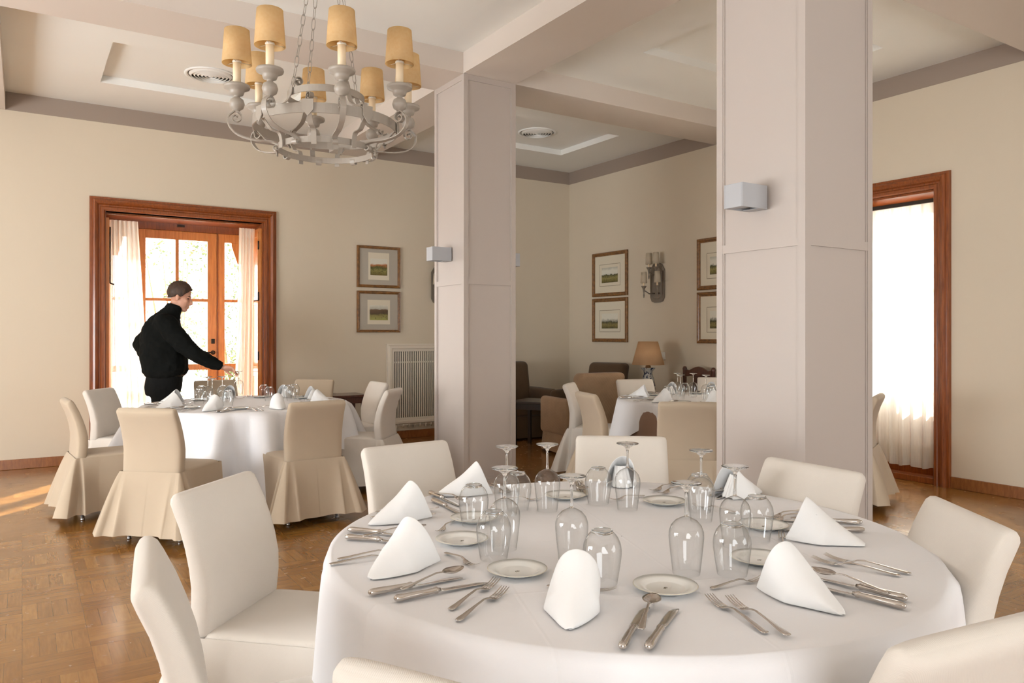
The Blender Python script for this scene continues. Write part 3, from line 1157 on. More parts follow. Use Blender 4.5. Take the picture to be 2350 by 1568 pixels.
# near table, place by place: pixel ends (handle, tip) read off the photograph and put on the cloth
place = [
    dict(k=[((1430, 1492), (1480, 1398)), ((1487, 1498), (1549, 1397))], s=((1466, 1475), (1504, 1372)), f=[((1019, 1413), (1152, 1327)), ((1033, 1441), (1173, 1346))], d=((1250, 1349), (1421, 1357)), n=((1302, 1450), (1326, 1350)), pl=(1187, 1310), g=(1382, 1340), w=(1312, 1292)),
    dict(k=[((854, 1370), (1050, 1326)), ((901, 1386), (1119, 1335))], s=((912, 1373), (1070, 1314)), f=[((790, 1286), (935, 1262)), ((769, 1298), (925, 1274))], d=((1019, 1271), (1098, 1304)), n=((852, 1334), (1000, 1275)), pl=(1060, 1240), g=(1133, 1284), w=(1158, 1262)),
    dict(k=[((790, 1222), (975, 1233)), ((777, 1239), (985, 1250))], s=((860, 1240), (952, 1222)), f=[((869, 1178), (1000, 1170)), ((862, 1190), (990, 1184))], d=((1044, 1197), (1002, 1226)), n=((845, 1208), (990, 1180)), pl=(1088, 1191), g=(1087, 1207), w=(1163, 1182)),
    dict(k=[((981, 1134), (1060, 1162)), ((988, 1151), (1066, 1182))], s=((1000, 1142), (1070, 1158)), f=[((1132, 1113), (1175, 1131)), ((1122, 1116), (1165, 1135))], d=((1178, 1150), (1210, 1146)), n=((998, 1140), (1094, 1133)), pl=(1297, 1139), g=(1188, 1171), w=(1256, 1174)),
    dict(k=[((1335, 1113), (1345, 1136)), ((1322, 1114), (1333, 1138))], s=((1329, 1113), (1340, 1134)), f=[((1545, 1113), (1497, 1128)), ((1566, 1118), (1512, 1136))], d=((1462, 1143), (1415, 1146)), n=((1428, 1101), (1421, 1128)), pl=(1524, 1152), g=(1373, 1157), w=(1440, 1171)),
    dict(k=[((1672, 1117), (1632, 1138)), ((1690, 1122), (1648, 1144))], s=((1680, 1120), (1640, 1140)), f=[((1829, 1177), (1770, 1188)), ((1833, 1184), (1776, 1195))], d=((1668, 1176), (1613, 1164)), n=((1748, 1131), (1668, 1143)), pl=(1752, 1207), g=(1605, 1176), w=(1609, 1197)),
    dict(k=[((1963, 1205), (1811, 1194)), ((1981, 1223), (1803, 1217))], s=((1955, 1213), (1830, 1203)), f=[((2072, 1327), (1858, 1283)), ((2094, 1322), (1889, 1277))], d=((1800, 1272), (1792, 1219)), n=((1986, 1256), (1850, 1238)), pl=(1743, 1284), g=(1737, 1240), w=(1687, 1256)),
    dict(k=[((2068, 1381), (1864, 1322)), ((2046, 1395), (1866, 1343))], s=((2024, 1374), (1874, 1322)), f=[((1780, 1472), (1610, 1362)), ((1834, 1484), (1655, 1368))], d=((1634, 1355), (1752, 1328)), n=((1938, 1416), (1765, 1345)), pl=(1527, 1348), g=(1680, 1320), w=(1575, 1318)),
]


def clearz(a, b):
    return 0


for i, s_ in enumerate(place):
    w_ = NT_ + PLN[i]
    lay(knife, *s_['k'][0], 'steel knife, inner of the pair, ' + w_, 'knives on the near table')
    lay(knife, *s_['k'][1], 'steel knife, outer of the pair, ' + w_, 'knives on the near table')
    lay(spoon, *s_['s'], 'steel soup spoon lying among the knives, ' + w_, 'spoons on the near table', .012)
    lay(fork, *s_['f'][0], 'steel fork lying closer to the plate, ' + w_, 'forks on the near table')
    lay(fork, *s_['f'][1], 'steel fork nearer the edge, ' + w_, 'forks on the near table', .004 if i == 7 else 0)
    lay(dfork, *s_['d'], 'small dessert fork between napkin and glasses, ' + w_, 'dessert forks on the near table')
    a, b = P(*s_['n'][0], TZ), P(*s_['n'][1], TZ)
    d = b - a
    napk[i % 3].put((a.x, a.y, ZC), atan2(d.y, d.x), 'white folded linen napkin, ' + w_, 'napkins on the near table')
    p = P(*s_['pl'], TZ + .008)
    plate.put((p.x, p.y, ZC), rnd.uniform(-.5, .5), 'white bread plate with tiny emblem, ' + w_, 'bread plates on the near table')
    p = P(*s_['g'], TZ)
    tumbler.put((p.x, p.y, ZC), rnd.uniform(0, 3), 'upturned stemless water tumbler, ' + w_, 'tumblers on the near table')
    p = P(*s_['w'], TZ)
    wine.put((p.x, p.y, ZC), rnd.uniform(0, 3), 'upturned wine glass standing foot up, ' + w_, 'wine glasses on the near table')


def template(c, angs, names, who, glasses=True, only=None):
    for i, a in enumerate(angs):
        ia = rel_ang(radians(a))
        out = Vector((cos(ia), sin(ia), 0))
        rt = Vector((-out.y, out.x, 0)) * 1.0        # the diner's right hand, looking at the centre
        base = c + Vector((0, 0, ZC))
        at = lambda rho, tau: base + out * rho + rt * tau
        inw = atan2(-out.y, -out.x)
        lab = names[i] + ', ' + who
        g = ' on ' + who
        jit = rnd.uniform(-.06, .06)
        knife.put(at(.70, .145), inw + jit, 'steel knife, inner of the pair, ' + lab, 'knives' + g)
        knife.put(at(.70, .185), inw + jit * .5 - .08, 'steel knife, outer of the pair, ' + lab, 'knives' + g)
        spoon.put(at(.69, .165) + Vector((0, 0, .012)), inw + .15, 'steel soup spoon over the knives, ' + lab, 'spoons' + g)
        fork.put(at(.69, -.15), inw + jit, 'steel fork closer to the napkin, ' + lab, 'forks' + g)
        fork.put(at(.69, -.195), inw + jit, 'steel fork farther from the napkin, ' + lab, 'forks' + g)
        dfork.put(at(.475, 0), inw + pi / 2 + jit, 'small dessert fork behind the napkin, ' + lab, 'dessert forks' + g)
        p = at(.77, 0)
        napk[(i + 1) % 3].put(p, inw + rnd.uniform(-.25, .25), 'white folded linen napkin, ' + lab, 'napkins' + g)
        plate.put(at(.52, -.23), rnd.uniform(0, 3), 'white bread plate, ' + lab, 'bread plates' + g)


AB = [-135, -96, -52, -3, 43, 78, 122, 180]
NB = ['by the side-on chair', 'by the shaded chair nearer the wall', 'by the pleated shaded chair', 'by the turned away cream chair', 'by the bright fronted chair', 'under the framed pictures', 'beside the waiter\'s hand', 'behind the waiter\'s napkin']
NB[7] = 'by the chair behind the waiter'
WT, AT = 'waiter\'s table', 'armchair table'
template(TB, AB, NB, WT)
AT_ANG = [165, 215, 255, 112, 72]
NTT = ['by the lit chair beside the armchair', 'by the turned away shaded chair', 'by the brown-shaded chair', 'under the table lamp', 'before the carved wooden chair']
template(TT, AT_ANG, NTT, AT)


def glass_list(items, who, names):
    for (kind, u, v, z), nm in zip(items, names):
        p = PD(u, z, ZC)
        if kind == 'w':
            wine.put(p, 0, 'upturned wine glass, ' + nm + ', ' + who, 'wine glasses on ' + who)
        else:
            tumbler.put(p, 0, 'upturned stemless tumbler, ' + nm + ', ' + who, 'tumblers on ' + who)


glass_list([('t', 457, 0, 6.55), ('t', 462, 0, 6.95), ('w', 477, 0, 6.72), ('w', 487, 0, 6.42), ('t', 513, 0, 7.05), ('w', 510, 0, 6.75), ('t', 523, 0, 6.35),
            ('t', 606, 0, 7.15), ('t', 618, 0, 6.85), ('t', 660, 0, 7.1), ('t', 668, 0, 6.88), ('t', 676, 0, 7.22)],
           WT, ['outermost of the group under his arm', 'behind the outermost one under his arm', 'taller of two with crossing feet', 'in front of the crossing feet', 'just below the waiter\'s fingers', 'with foot under the waiter\'s palm', 'frontmost of the group under his arm',
                'alone beside the shutter edge', 'lone squat one by the upright napkin', 'first of three behind the upright napkin', 'middle of three behind the upright napkin', 'last of three behind the upright napkin'])
glass_list([('t', 1532, 0, 6.95), ('w', 1555, 0, 7.35), ('w', 1562, 0, 7.02), ('t', 1572, 0, 7.38), ('w', 1591, 0, 7.30), ('w', 1620, 0, 6.98), ('t', 1634, 0, 7.25), ('t', 1630, 0, 6.75)],
           AT, ['end of the row farthest from the column', 'rear one of the crowded pair', 'front one of the crowded pair', 'behind the crowded pair of stems', 'tallest looking, under the carved chair', 'beside the big column edge', 'cut by the big column edge', 'in front, at the big column edge'])

# ================================================================== CHANDELIER
CH_C = LZ(-1.078, 4.41)


def spiral(c, r0, r1, a0, a1, n=14):
    return [(c[0] + (r0 + (r1 - r0) * i / n) * cos(a0 + (a1 - a0) * i / n), c[1] + (r0 + (r1 - r0) * i / n) * sin(a0 + (a1 - a0) * i / n)) for i in range(n + 1)]


def catmull(pts, n=6):
    q = [pts[0]] + list(pts) + [pts[-1]]
    out = []
    for i in range(1, len(q) - 2):
        for k in range(n):
            t = k / n
            out.append(tuple(.5 * (2 * q[i][d] + (q[i + 1][d] - q[i - 1][d]) * t + (2 * q[i - 1][d] - 5 * q[i][d] + 4 * q[i + 1][d] - q[i + 2][d]) * t * t + (3 * q[i][d] - q[i - 1][d] - 3 * q[i + 1][d] + q[i + 2][d]) * t ** 3) for d in range(len(q[0]))))
    out.append(tuple(pts[-1]))
    return out


chd = thing('chandelier', 'grey painted iron chandelier with eight parchment shaded candle lamps hanging on chains', 'chandelier', CH_C)


def ring_band(r, z, h, th=.006, name='ring_band'):
    n = 72
    path = [(r * cos(2 * pi * i / n), r * sin(2 * pi * i / n), z) for i in range(n)]
    return MB().ribbon(path, (0, 0, 1), h, th, loop=True).build(name, M['iron'], chd)


ring_band(.405, 2.548, .054)
ring_band(.266, 2.418, .034)
ring_band(.215, 2.715, .038)
base_a = rel_ang(-pi / 2 + radians(23))
for k in range(8):
    a = base_a + k * pi / 4
    e = Vector((cos(a), sin(a), 0))
    wd = Vector((-sin(a), cos(a), 0))
    pr = [(.262, 2.428)] + spiral((.262, 2.412), .004, .022, 0, -4.3, 10)[::-1][:0]
    curl0 = spiral((.283, 2.408), .006, .020, pi * 2.6, pi * .95, 12)
    body = catmull([curl0[-1], (.268, 2.425), (.31, 2.437), (.40, 2.440), (.485, 2.462), (.530, 2.508), (.532, 2.556), (.500, 2.590)], 5)
    curl1 = spiral((.492, 2.556), .034, .007, pi * .45, pi * 2.9, 18)
    prof = curl0 + body[1:] + curl1
    path = [e * r + Vector((0, 0, z)) for r, z in prof]
    MB().ribbon(path, wd, .03, .0055).build('arm', M['iron'], chd)
    # strap rising from the lower ring to the main ring
    c = e * .488
    tt = Vector((0, 0, 2.588))
    cup = [(0, 0), (.012, 0), (.016, .006), (.030, .014), (.036, .030), (.036, .034), (.030, .050), (.016, .058), (.013, .062), (.017, .066), (.030, .070), (.034, .080), (.036, .088), (.060, .096), (.063, .104), (.060, .110), (.03, .108), (0, .108)]
    MB().lathe([(r * 1.13, z * 1.33) for r, z in cup], 24, c + tt).build('candle_cup', M['iron'], chd)
    MB().lathe([(0, 0), (.0215, 0), (.0215, .135), (.015, .139), (0, .139)], 18, c + Vector((0, 0, 2.731))).build('candle_sleeve', M['sleeve'], chd)
    so = MB().lathe([(.079, 2.853), (.066, 3.040)], 32, c).build('lamp_shade', M['parch'], chd)
    solid(so, .0015)
    wm = MB()
    for q in range(3):
        b = q * 2 * pi / 3
        wm.tube([c + Vector((.02 * cos(b), .02 * sin(b), 2.862)), c + Vector((.077 * cos(b), .077 * sin(b), 2.862))], .0012, 4)
    wm.lathe([(.0225, 2.858), (.025, 2.864), (.0225, 2.870)], 14, c)
    wm.build('shade_carrier', M['switch'], so)
for k in range(8):
    a = base_a + (k + .5) * pi / 4
    e = Vector((cos(a), sin(a), 0))
    wd = Vector((-sin(a), cos(a), 0))
    # shield plate on the main ring with a strap down to the lower ring
    pl = e * .412
    p = [(-.03, .036), (.03, .036), (.03, -.02), (0, -.055), (-.03, -.02)]
    MB().loft([[pl + wd * x + Vector((0, 0, 2.555 + y)) for x, y in p], [pl + e * .006 + wd * x + Vector((0, 0, 2.555 + y)) for x, y in p]], smooth=False).build('shield_plate', M['iron'], chd)
    prof = catmull([(.284, 2.385), (.286, 2.43), (.30, 2.465), (.345, 2.475), (.37, 2.50), (.398, 2.53)], 5)
    MB().ribbon([e * r + Vector((0, 0, z)) for r, z in prof], wd, .028, .005).build('strap', M['iron'], chd)
for k in range(4):
    a = base_a + (2 * k + .5) * pi / 4
    e = Vector((cos(a), sin(a), 0))
    wd = Vector((-sin(a), cos(a), 0))
    prof = catmull([(.395, 2.575), (.36, 2.60), (.31, 2.615), (.262, 2.64), (.232, 2.69), (.222, 2.74), (.20, 2.785)], 5)
    curl = spiral((.178, 2.775), .026, .006, .5, pi * 2.6, 16)
    lower = spiral((.372, 2.600), .006, .026, -pi * 1.6, pi * .1, 12)
    MB().ribbon([e * r + Vector((0, 0, z)) for r, z in prof + curl], wd, .028, .005).build('scroll_strap', M['iron'], chd)
    MB().ribbon([e * r + Vector((0, 0, z)) for r, z in lower], wd, .02, .004).build('scroll', M['iron'], chd)
    # chain from the upper ring to the ceiling hook
    p0, p1 = e * .215 + Vector((0, 0, 2.735)), e * .045 + Vector((0, 0, 3.77))
    n = 17
    mm = MB()
    ax = (p1 - p0).normalized()
    for i in range(n):
        c = p0 + (p1 - p0) * (i + .5) / n
        sd = (wd if i % 2 else ax.cross(wd)).normalized()
        L, w = (p1 - p0).length / n * .62, .011
        lp = []
        for q in range(14):
            b = 2 * pi * q / 14
            lp.append(c + ax * (L * .72 * cos(b) + math.copysign(L * .28, cos(b))) * .92 + sd * w * sin(b))
        rings = []
        for q in range(14):
            tg = (lp[(q + 1) % 14] - lp[q - 1]).normalized()
            nn = tg.cross(sd.cross(ax)).normalized()
            bb = sd.cross(ax).normalized()
            rings.append([lp[q] + (nn * cos(r) + bb * sin(r)) * .0024 for r in (0, pi / 2, pi, 3 * pi / 2)])
        mm.loft(rings, loop=True)
    mm.build('chain', M['iron'], chd)
MB().lathe([(.0, 3.75), (.05, 3.755), (.06, 3.79), (.075, 3.838), (.0, 3.8399)], 24).build('ceiling_rose', M['iron'], chd)

# ================================================================== WALL LAMPS
def cube_lamp(x, y, z, sx, label):
    """up-down lamp on a column face; sx = -1 or +1 is the way it sticks out"""
    t = thing('wall_lamp', label, 'lamp', (x, y, z), 0, 'grey cube lamps on the columns')
    x0, x1 = sorted((sx * .001, sx * .19))
    m = MB()
    w, h, th = .058, .060, .006
    m.box(x0, -w, -h, x1, -w + th, h)
    m.box(x0, w - th, -h, x1, w, h)
    m.box(x0, -w + th, -h, x0 + th, w - th, h)
    m.box(x1 - th, -w + th, -h, x1, w - th, h)
    m.box(x0 + th, -w + th, -h, x0 + .05, w - th, -h + .004)
    m.box(x1 - .06, -w + th, -h, x1 - th, w - th, -h + .004)
    bev(m.build('housing', M['grey'], t), .002)
    MB().box(x0 + .05, -w + .012, -h + .012, x1 - .06, w - .012, h - .012).build('lamp_lens', M['lens'], t)


cube_lamp(C1[0], C1[1] + C1[3] / 2, 2.055, -1, 'grey box lamp lit white at its end, on the slimmer column')
cube_lamp(C1[0] + C1[2], C1[1] + C1[3] / 2, 2.045, 1, 'grey box lamp mostly hidden behind the slimmer column')
cube_lamp(C2[0], C2[1] + C2[3] / 2, 2.045, -1, 'grey box lamp on the big column')


def sconce(mp, a, z, label, flip=1):
    t = thing('wall_sconce', label, 'sconce', (0, 0, 0), 0, 'iron candle sconces')
    K_ = 1.15
    oc = [(-.11, -.18), (-.085, -.235), (-.04, -.25), (.04, -.25), (.085, -.235), (.11, -.18), (.11, .17), (.07, .24), (.03, .26), (-.03, .26), (-.07, .24), (-.11, .17)]
    oc = [(x * K_, y) for x, y in oc]
    m = MB().loft([[mp(a + x, z + y - .05, .004) for x, y in oc], [mp(a + x, z + y - .05, .022) for x, y in oc]], smooth=False)
    oc2 = [(x * .7, y * .82) for x, y in oc]
    m.loft([[mp(a + x, z + y - .05, .02) for x, y in oc2], [mp(a + x * .9, z + y * .95 - .05, .032) for x, y in oc2]], smooth=False)
    m.build('backplate', M['iron_dark'], t)
    for (dx, dz, p) in ((.045, .16, .12), (-.085, .16, .12), (.085, -.08, .17), (-.11, -.08, .12)):
        c = mp(a + dx * flip, z + dz, p)
        w = mp(a + dx * .4 * flip, z + dz - .10, .03)
        ar = MB().tube([w, w.lerp(c, .5) + Vector((0, 0, -.055)), c + Vector((0, 0, -.06)), c + Vector((0, 0, -.02))], .008, 8)
        ar.lathe([(.004, -.16), (.01, -.13), (.006, -.10), (.012, -.06), (.018, -.035), (.028, -.022), (.034, -.014), (.034, -.008), (0, -.008)], 14, c)
        ao = ar.build('candle_arm', M['iron_dark'], t)
        MB().lathe([(.012, -.008), (.012, .05), (0, .05)], 12, c).build('candle_sleeve', M['sleeve'], ao)
        solid(MB().lathe([(.043, .030), (.034, .175)], 20, c).build('lamp_shade', M['sconce_shade'], ao), .0012)


sconce(mpB, 7.20, 2.06, 'iron sconce with four cream candle shades between the gilt frames')
sconce(mpA, 4.70, 2.06, 'iron sconce half hidden behind the slimmer column')

# ================================================================== PICTURES, RADIATOR, SOCKET, VENTS
def picture(mp, a0, a1, z0, z1, kind, fw, grey, label, group, fmat, wf):
    t = thing('framed_picture', label, 'picture', (0, 0, 0), 0, group)
    m = MB()
    frame_u(m, mp, a0 + fw, a1 - fw, z0 + fw, z1 - fw, [(0, .010), (0, .02), (fw * .3, .022), (fw * .45, .034), (fw * .8, .036), (fw, .026), (fw, .004), (.2 * fw, .004)], True)
    m.build('frame', fmat, t)
    ai, bi, ci, di = a0 + fw * .8, a1 - fw * .8, z0 + fw * .8, z1 - fw * .8
    q = lambda a, b, c, d, p: MB().add([mp(a, c, p), mp(b, c, p), mp(b, d, p), mp(a, d, p)], [(0, 1, 2, 3)], False)
    q(ai, bi, ci, di, .012).build('mount', M['matgrey'] if grey else M['matcream'], t)
    am, w, h = (a0 + a1) / 2, (a1 - a0) * wf[0], (z1 - z0) * wf[1]
    zm = (z0 + z1) / 2 + (z1 - z0) * wf[2]
    if grey:
        q(am - w * .62, am + w * .62, zm - h * .78, zm + h * .86, .0135).build('paper', M['matcream'], t)
    else:
        m = MB()
        for s2 in (-1, 1):
            e = .003
            xa = am + s2 * w * .64
            m.add([mp(xa - e, zm - h * .72, .0135), mp(xa + e, zm - h * .72, .0135), mp(xa + e, zm + h * .72, .0135), mp(xa - e, zm + h * .72, .0135)], [(0, 1, 2, 3)], False)
            za = zm + s2 * h * .72
            m.add([mp(am - w * .64, za - e, .0135), mp(am + w * .64, za - e, .0135), mp(am + w * .64, za + e, .0135), mp(am - w * .64, za + e, .0135)], [(0, 1, 2, 3)], False)
        m.build('mount_line', M['matline'], t)
    am_ = art('watercolour', kind, 0, 0, zm - h / 2, zm + h / 2, 0)
    q(am - w / 2, am + w / 2, zm - h / 2, zm + h / 2, .015).build('artwork', am_, t)
    q(ai, bi, ci, di, .018).build('glass_pane', M['picglass'], t)


gA, gB2 = 'watercolours with grey mounts', 'watercolours with cream mounts'
picture(mpA, 3.533, 4.123, 1.947, 2.476, 0, .036, True, 'gilt framed watercolour of a garden path, upper of the two on the door wall', gA, M['gilt'], (.39, .40, .0))
picture(mpA, 3.533, 4.123, 1.376, 1.903, 1, .036, True, 'gilt framed watercolour of open fields, lower of the two on the door wall', gA, M['gilt'], (.42, .36, -.02))
picture(mpB, 7.772, 8.517, 1.883, 2.499, 2, .05, False, 'gilt framed watercolour of hills under clouds, upper one above the armchairs', gB2, M['gilt'], (.46, .34, -.02))
picture(mpB, 7.772, 8.517, 1.245, 1.856, 3, .05, False, 'gilt framed watercolour of a plain, lower one above the armchairs', gB2, M['gilt'], (.46, .34, -.02))
picture(mpB, 5.77, 6.513, 1.883, 2.499, 2, .05, False, 'gilt framed watercolour cut off by the big column, upper of its pair', gB2, M['gilt'], (.46, .34, -.04))
picture(mpB, 5.77, 6.513, 1.245, 1.856, 3, .05, False, 'gilt framed watercolour cut off by the big column, lower of its pair', gB2, M['gilt'], (.46, .34, -.04))

x0, x1, z0, z1 = RAD
t = thing('radiator_cover', 'cream radiator cover with upright slats, half hidden behind the slimmer column', 'radiator', ((x0 + x1) / 2, YA, 0))
ox = -(x0 + x1) / 2
m = MB()
mpR = lambda a, b, p: Vector((a + ox, -p, b))
frame_u(m, mpR, x0 + .07, x1 - .07, z0 + .10, z1 - .09, [(0, .002), (0, .045), (.03, .050), (.045, .060), (.07, .060), (.085, .035), (.10, .035), (.10, .002)], True)
m.build('frame', M['grille'], t)
m = MB()
n = 34
for i in range(n):
    a = x0 + .08 + (x1 - x0 - .16) * (i + .5) / n
    m.box(a + ox - .0085, -.035, z0 + .10, a + ox + .0085, -.022, z1 - .09)
m.box(x0 + .07 + ox, -.021, .98, x1 - .07 + ox, -.016, 1.0)
m.build('slats', M['grille'], t).name = 'slat_grille'
MB().box(x0 + .07 + ox, -.014, z0 + .10, x1 - .07 + ox, -.001, z1 - .09).build('backing', M['hole'], t)
m = MB()
for i in range(12):
    a = x0 + .12 + i * .08
    m.tube([(a + ox, -.03, z0 - .03), (a + ox, -.03, z0 + .02)], .014, 8)
m.tube([(x0 + .1 + ox, -.03, 0), (x0 + .1 + ox, -.03, z0)], .012, 8)
m.tube([(x1 - .1 + ox, -.03, 0), (x1 - .1 + ox, -.03, z0)], .012, 8)
m.build('radiator_foot', M['grille'], t)

t = thing('wall_socket', 'white wall socket plate behind the table lamp', 'socket', (XB, 7.13, 1.08))
bev(MB().box(-.012, -.06, -.045, 0, .06, .045).build('plate', M['switch'], t), .003)
MB().box(-.016, -.045, -.028, -.012, -.004, .028).box(-.016, .004, -.028, -.012, .045, .028).build('rocker', M['switch'], t)


def vent(x, y, z, label):
    t = thing('ceiling_vent', label, 'vent', (x, y, z), 0, 'round ceiling vents')
    m = MB()
    prof = [(.235, -.001), (.235, -.010), (.215, -.014), (.205, -.006)]
    m.lathe(prof, 48)
    m.build('rim', M['ceil'], t)
    for i in range(6):
        r = .195 - i * .032
        MB().lathe([(r, -.004), (r - .022, -.026), (r - .026, -.024), (r - .006, -.002)], 40).build('louvre_ring', M['ceil'], t)
    MB().lathe([(.20, -.0012), (.0, -.0012)], 32).build('duct', M['hole'], t)


vent(1.52, 7.69, HT, 'round white ceiling vent beside the chandelier')
vent(5.33, 7.70, HT, 'round white ceiling vent in the corner coffer over the armchairs')

# ================================================================== LOUNGE CORNER
def rbox(m, x0, y0, z0, x1, y1, z1, r=.05, k=6):
    """soft upholstered block"""
    cx, cy, cz = (x0 + x1) / 2, (y0 + y1) / 2, (z0 + z1) / 2
    hx, hy, hz = (x1 - x0) / 2, (y1 - y0) / 2, (z1 - z0) / 2
    rings = []
    rz = min(r, hz)
    zz = [(-hz + rz * (1 - cos(pi / 2 * i / k)), rz * (1 - sin(pi / 2 * i / k))) for i in range(k + 1)]
    zz += [(hz - rz * (1 - cos(pi / 2 * i / k)), rz * (1 - sin(pi / 2 * i / k))) for i in range(k, -1, -1)]
    for z, ins in zz:
        ring = []
        for q in range(4):
            sx_, sy = [(1, 1), (-1, 1), (-1, -1), (1, -1)][q]
            for i in range(k + 1):
                a = pi / 2 * q + pi / 2 * i / k
                rr = max(r - ins, .001)
                ring.append((cx + sx_ * (hx - r) + rr * cos(a), cy + sy * (hy - r) + rr * sin(a), cz + z))
        rings.append(ring)
    return m.loft(rings)


def shear_back(o, z0, amt):
    for v in o.data.vertices:
        if v.co.z > z0:
            v.co.y -= (v.co.z - z0) * amt


def armchair(lat, z, flat, fz, label, mat, mat2, back=.94):
    """+y is the way it faces"""
    d = LZ(flat, fz).normalized()
    p = LZ(lat, z)
    t = thing('armchair', label, 'armchair', (p.x, p.y, 0), atan2(d.y, d.x) - pi / 2, 'upholstered armchairs in the corner')
    o = rbox(MB(), -.30, -.38, .30, .30, -.20, back, .06).build('backrest', mat2, t)
    shear_back(o, .45, .22)
    rbox(MB(), -.26, -.24, .30, .26, .36, .46, .05).build('seat_cushion', mat, t)
    for s2 in (-1, 1):
        a, b = sorted((s2 * .265, s2 * .375))
        rbox(MB(), a, -.34, .22, b, .34, .64, .05).build('arm', mat2, t)
    N = 80
    rings = []
    for k in range(5):
        q = k / 4
        rings.append([((.355 + .02 * q + .008 * q * sin(60 * pi * j / N)) * sgn_pow(cos(2 * pi * j / N), .2), -.02 + (.345 + .02 * q + .008 * q * sin(60 * pi * j / N)) * sgn_pow(sin(2 * pi * j / N), .2), .32 - .29 * q) for j in range(N)])
    MB().loft(rings, cap=False).build('skirt', mat2, t)
    for sx_ in (-1, 1):
        for sy in (-1, 1):
            MB().lathe([(0, 0), (.016, 0), (.024, .2), (0, .2)], 10, (sx_ * .29, sy * .29 - .02, 0)).build('leg', M['dark'], t)


armchair(.12, 10.05, .48, -.88, 'dark brown armchair in the corner partly behind the slimmer column', M['armchair'], M['armchair'], .98)
armchair(.98, 9.75, -.75, -.66, 'dark brown armchair against the picture wall, only its back showing', M['armchair'], M['armchair'], .98)
armchair(.80, 8.72, -.42, .90, 'ribbed tan armchair seen from behind next to the slipcovered chairs', M['armchair_rib'], M['armchair_rib'], .93)


def low_table(x, y, rz, w, d, h, label, mat, name='side_table'):
    t = thing(name, label, 'table', (x, y, 0), rz)
    bev(MB().box(-w / 2, -d / 2, h - .028, w / 2, d / 2, h).build('tabletop', mat, t), .005)
    bev(MB().box(-w / 2 + .03, -d / 2 + .03, h - .10, w / 2 - .03, d / 2 - .03, h - .028).build('apron', mat, t), .003)
    for sx_ in (-1, 1):
        for sy in (-1, 1):
            cx_, cy_ = sx_ * (w / 2 - .05), sy * (d / 2 - .05)
            bev(MB().box(cx_ - .02, cy_ - .02, 0, cx_ + .02, cy_ + .02, h - .028).build('leg', mat, t), .003)


p = LZ(.30, 9.15)
low_table(p.x, p.y, .5, .5, .5, .56, 'small black wooden table between the brown armchairs', M['black_wood'])
low_table(3.09, 8.80, 0, .80, .42, .63, 'reddish wooden side table against the wall beside the radiator cover', M['dark'])
LT = LZ(1.66, 9.27)
low_table(LT.x - .02, LT.y, 0, .42, .42, .55, 'small wooden table carrying the lamp behind the white chair', M['dark'])
t = thing('table_lamp', 'table lamp with tan shade and blue and white ceramic base', 'lamp', (LT.x, LT.y, .55))
MB().lathe([(0, 0), (.07, 0), (.075, .02), (.06, .05), (.085, .12), (.09, .18), (.07, .26), (.05, .32), (.055, .355), (.085, .385), (.085, .395), (0, .395)], 28).build('base', M['vase'], t)
MB().lathe([(0, .395), (.035, .395), (.03, .42), (.012, .43), (.012, .50), (0, .50)], 16).build('neck', M['gilt'], t)
solid(MB().lathe([(.195, .432), (.118, .715)], 40).build('lamp_shade', M['lampshade'], t), .002)

# carved wooden chair whose crest shows behind the armchair table
cc = LZ(2.12, 8.9)
t = thing('carved_chair', 'dark carved wooden chair of which only the crest shows', 'chair', (XB - .42, cc.y, 0), pi / 2)
m = MB()
pts = [(-.24, .90), (-.20, .935), (-.15, .925), (-.10, .945), (-.05, .965), (0, .972), (.05, .965), (.10, .945), (.15, .925), (.20, .935), (.24, .90), (.24, .84), (.12, .86), (0, .85), (-.12, .86), (-.24, .84)]
m.loft([[(x, -.26, z) for x, z in pts], [(x, -.225, z) for x, z in pts]], smooth=False)
bev(m.build('crest_rail', M['dark'], t), .006)
for s2 in (-1, 1):
    MB().lathe([(0, 0), (.02, 0), (.022, .45), (.018, .6), (.022, .75), (.024, .92), (.028, .94), (.02, .965), (0, .97)], 12, (s2 * .225, -.24, 0)).build('leg', M['dark'], t)
    MB().lathe([(0, 0), (.018, 0), (.024, .3), (.022, .43), (0, .43)], 12, (s2 * .215, .20, 0)).build('leg', M['dark'], t)
bev(MB().box(-.24, -.25, .42, .24, .23, .47).build('seat', M['dark'], t), .01)
bev(MB().box(-.09, -.25, .47, .09, -.232, .86).build('splat', M['dark'], t), .006)

# ================================================================== WAITER
WP = LZ((375 - CX) / F * 7.4, 7.4)
fd = LZ(.96, .28).normalized()
wt = thing('person', 'person in black sweater and trousers leaning over the table to set down a glass', 'person', (WP.x, WP.y, 0), atan2(fd.y, fd.x))
# local axes: x = facing, y = his left, z up


def ring_e(cx_, cy_, cz_, rx, ry, tilt=0.0, n=24, pw=.85):
    out = []
    for j in range(n):
        q = 2 * pi * j / n
        x, y = rx * sgn_pow(cos(q), pw), ry * sgn_pow(sin(q), pw)
        out.append((cx_ + x * cos(tilt), cy_ + y, cz_ - x * sin(tilt)))
    return out


SHR, ELR, WRR = Vector((.045, -.205, 1.455)), Vector((.285, -.275, 1.195)), Vector((.548, -.215, 1.035))
SHL, ELL, WRL = Vector((.0, .195, 1.46)), Vector((-.235, .25, 1.265)), Vector((-.185, .02, 1.16))


def limb(mb, pts, rad, n=14):
    c = catmull([tuple(p) + (r,) for p, r in zip(pts, rad)], 6)
    mb.tube([q[:3] for q in c], [q[3] for q in c], n)


HC_ = Vector((.150, 0, 1.715))                     # middle of the head
hr = Matrix.Rotation(radians(14), 3, 'Y')          # looking down


def hp(x, y, z):
    return HC_ + hr @ Vector((x, y, z))


b = MB()
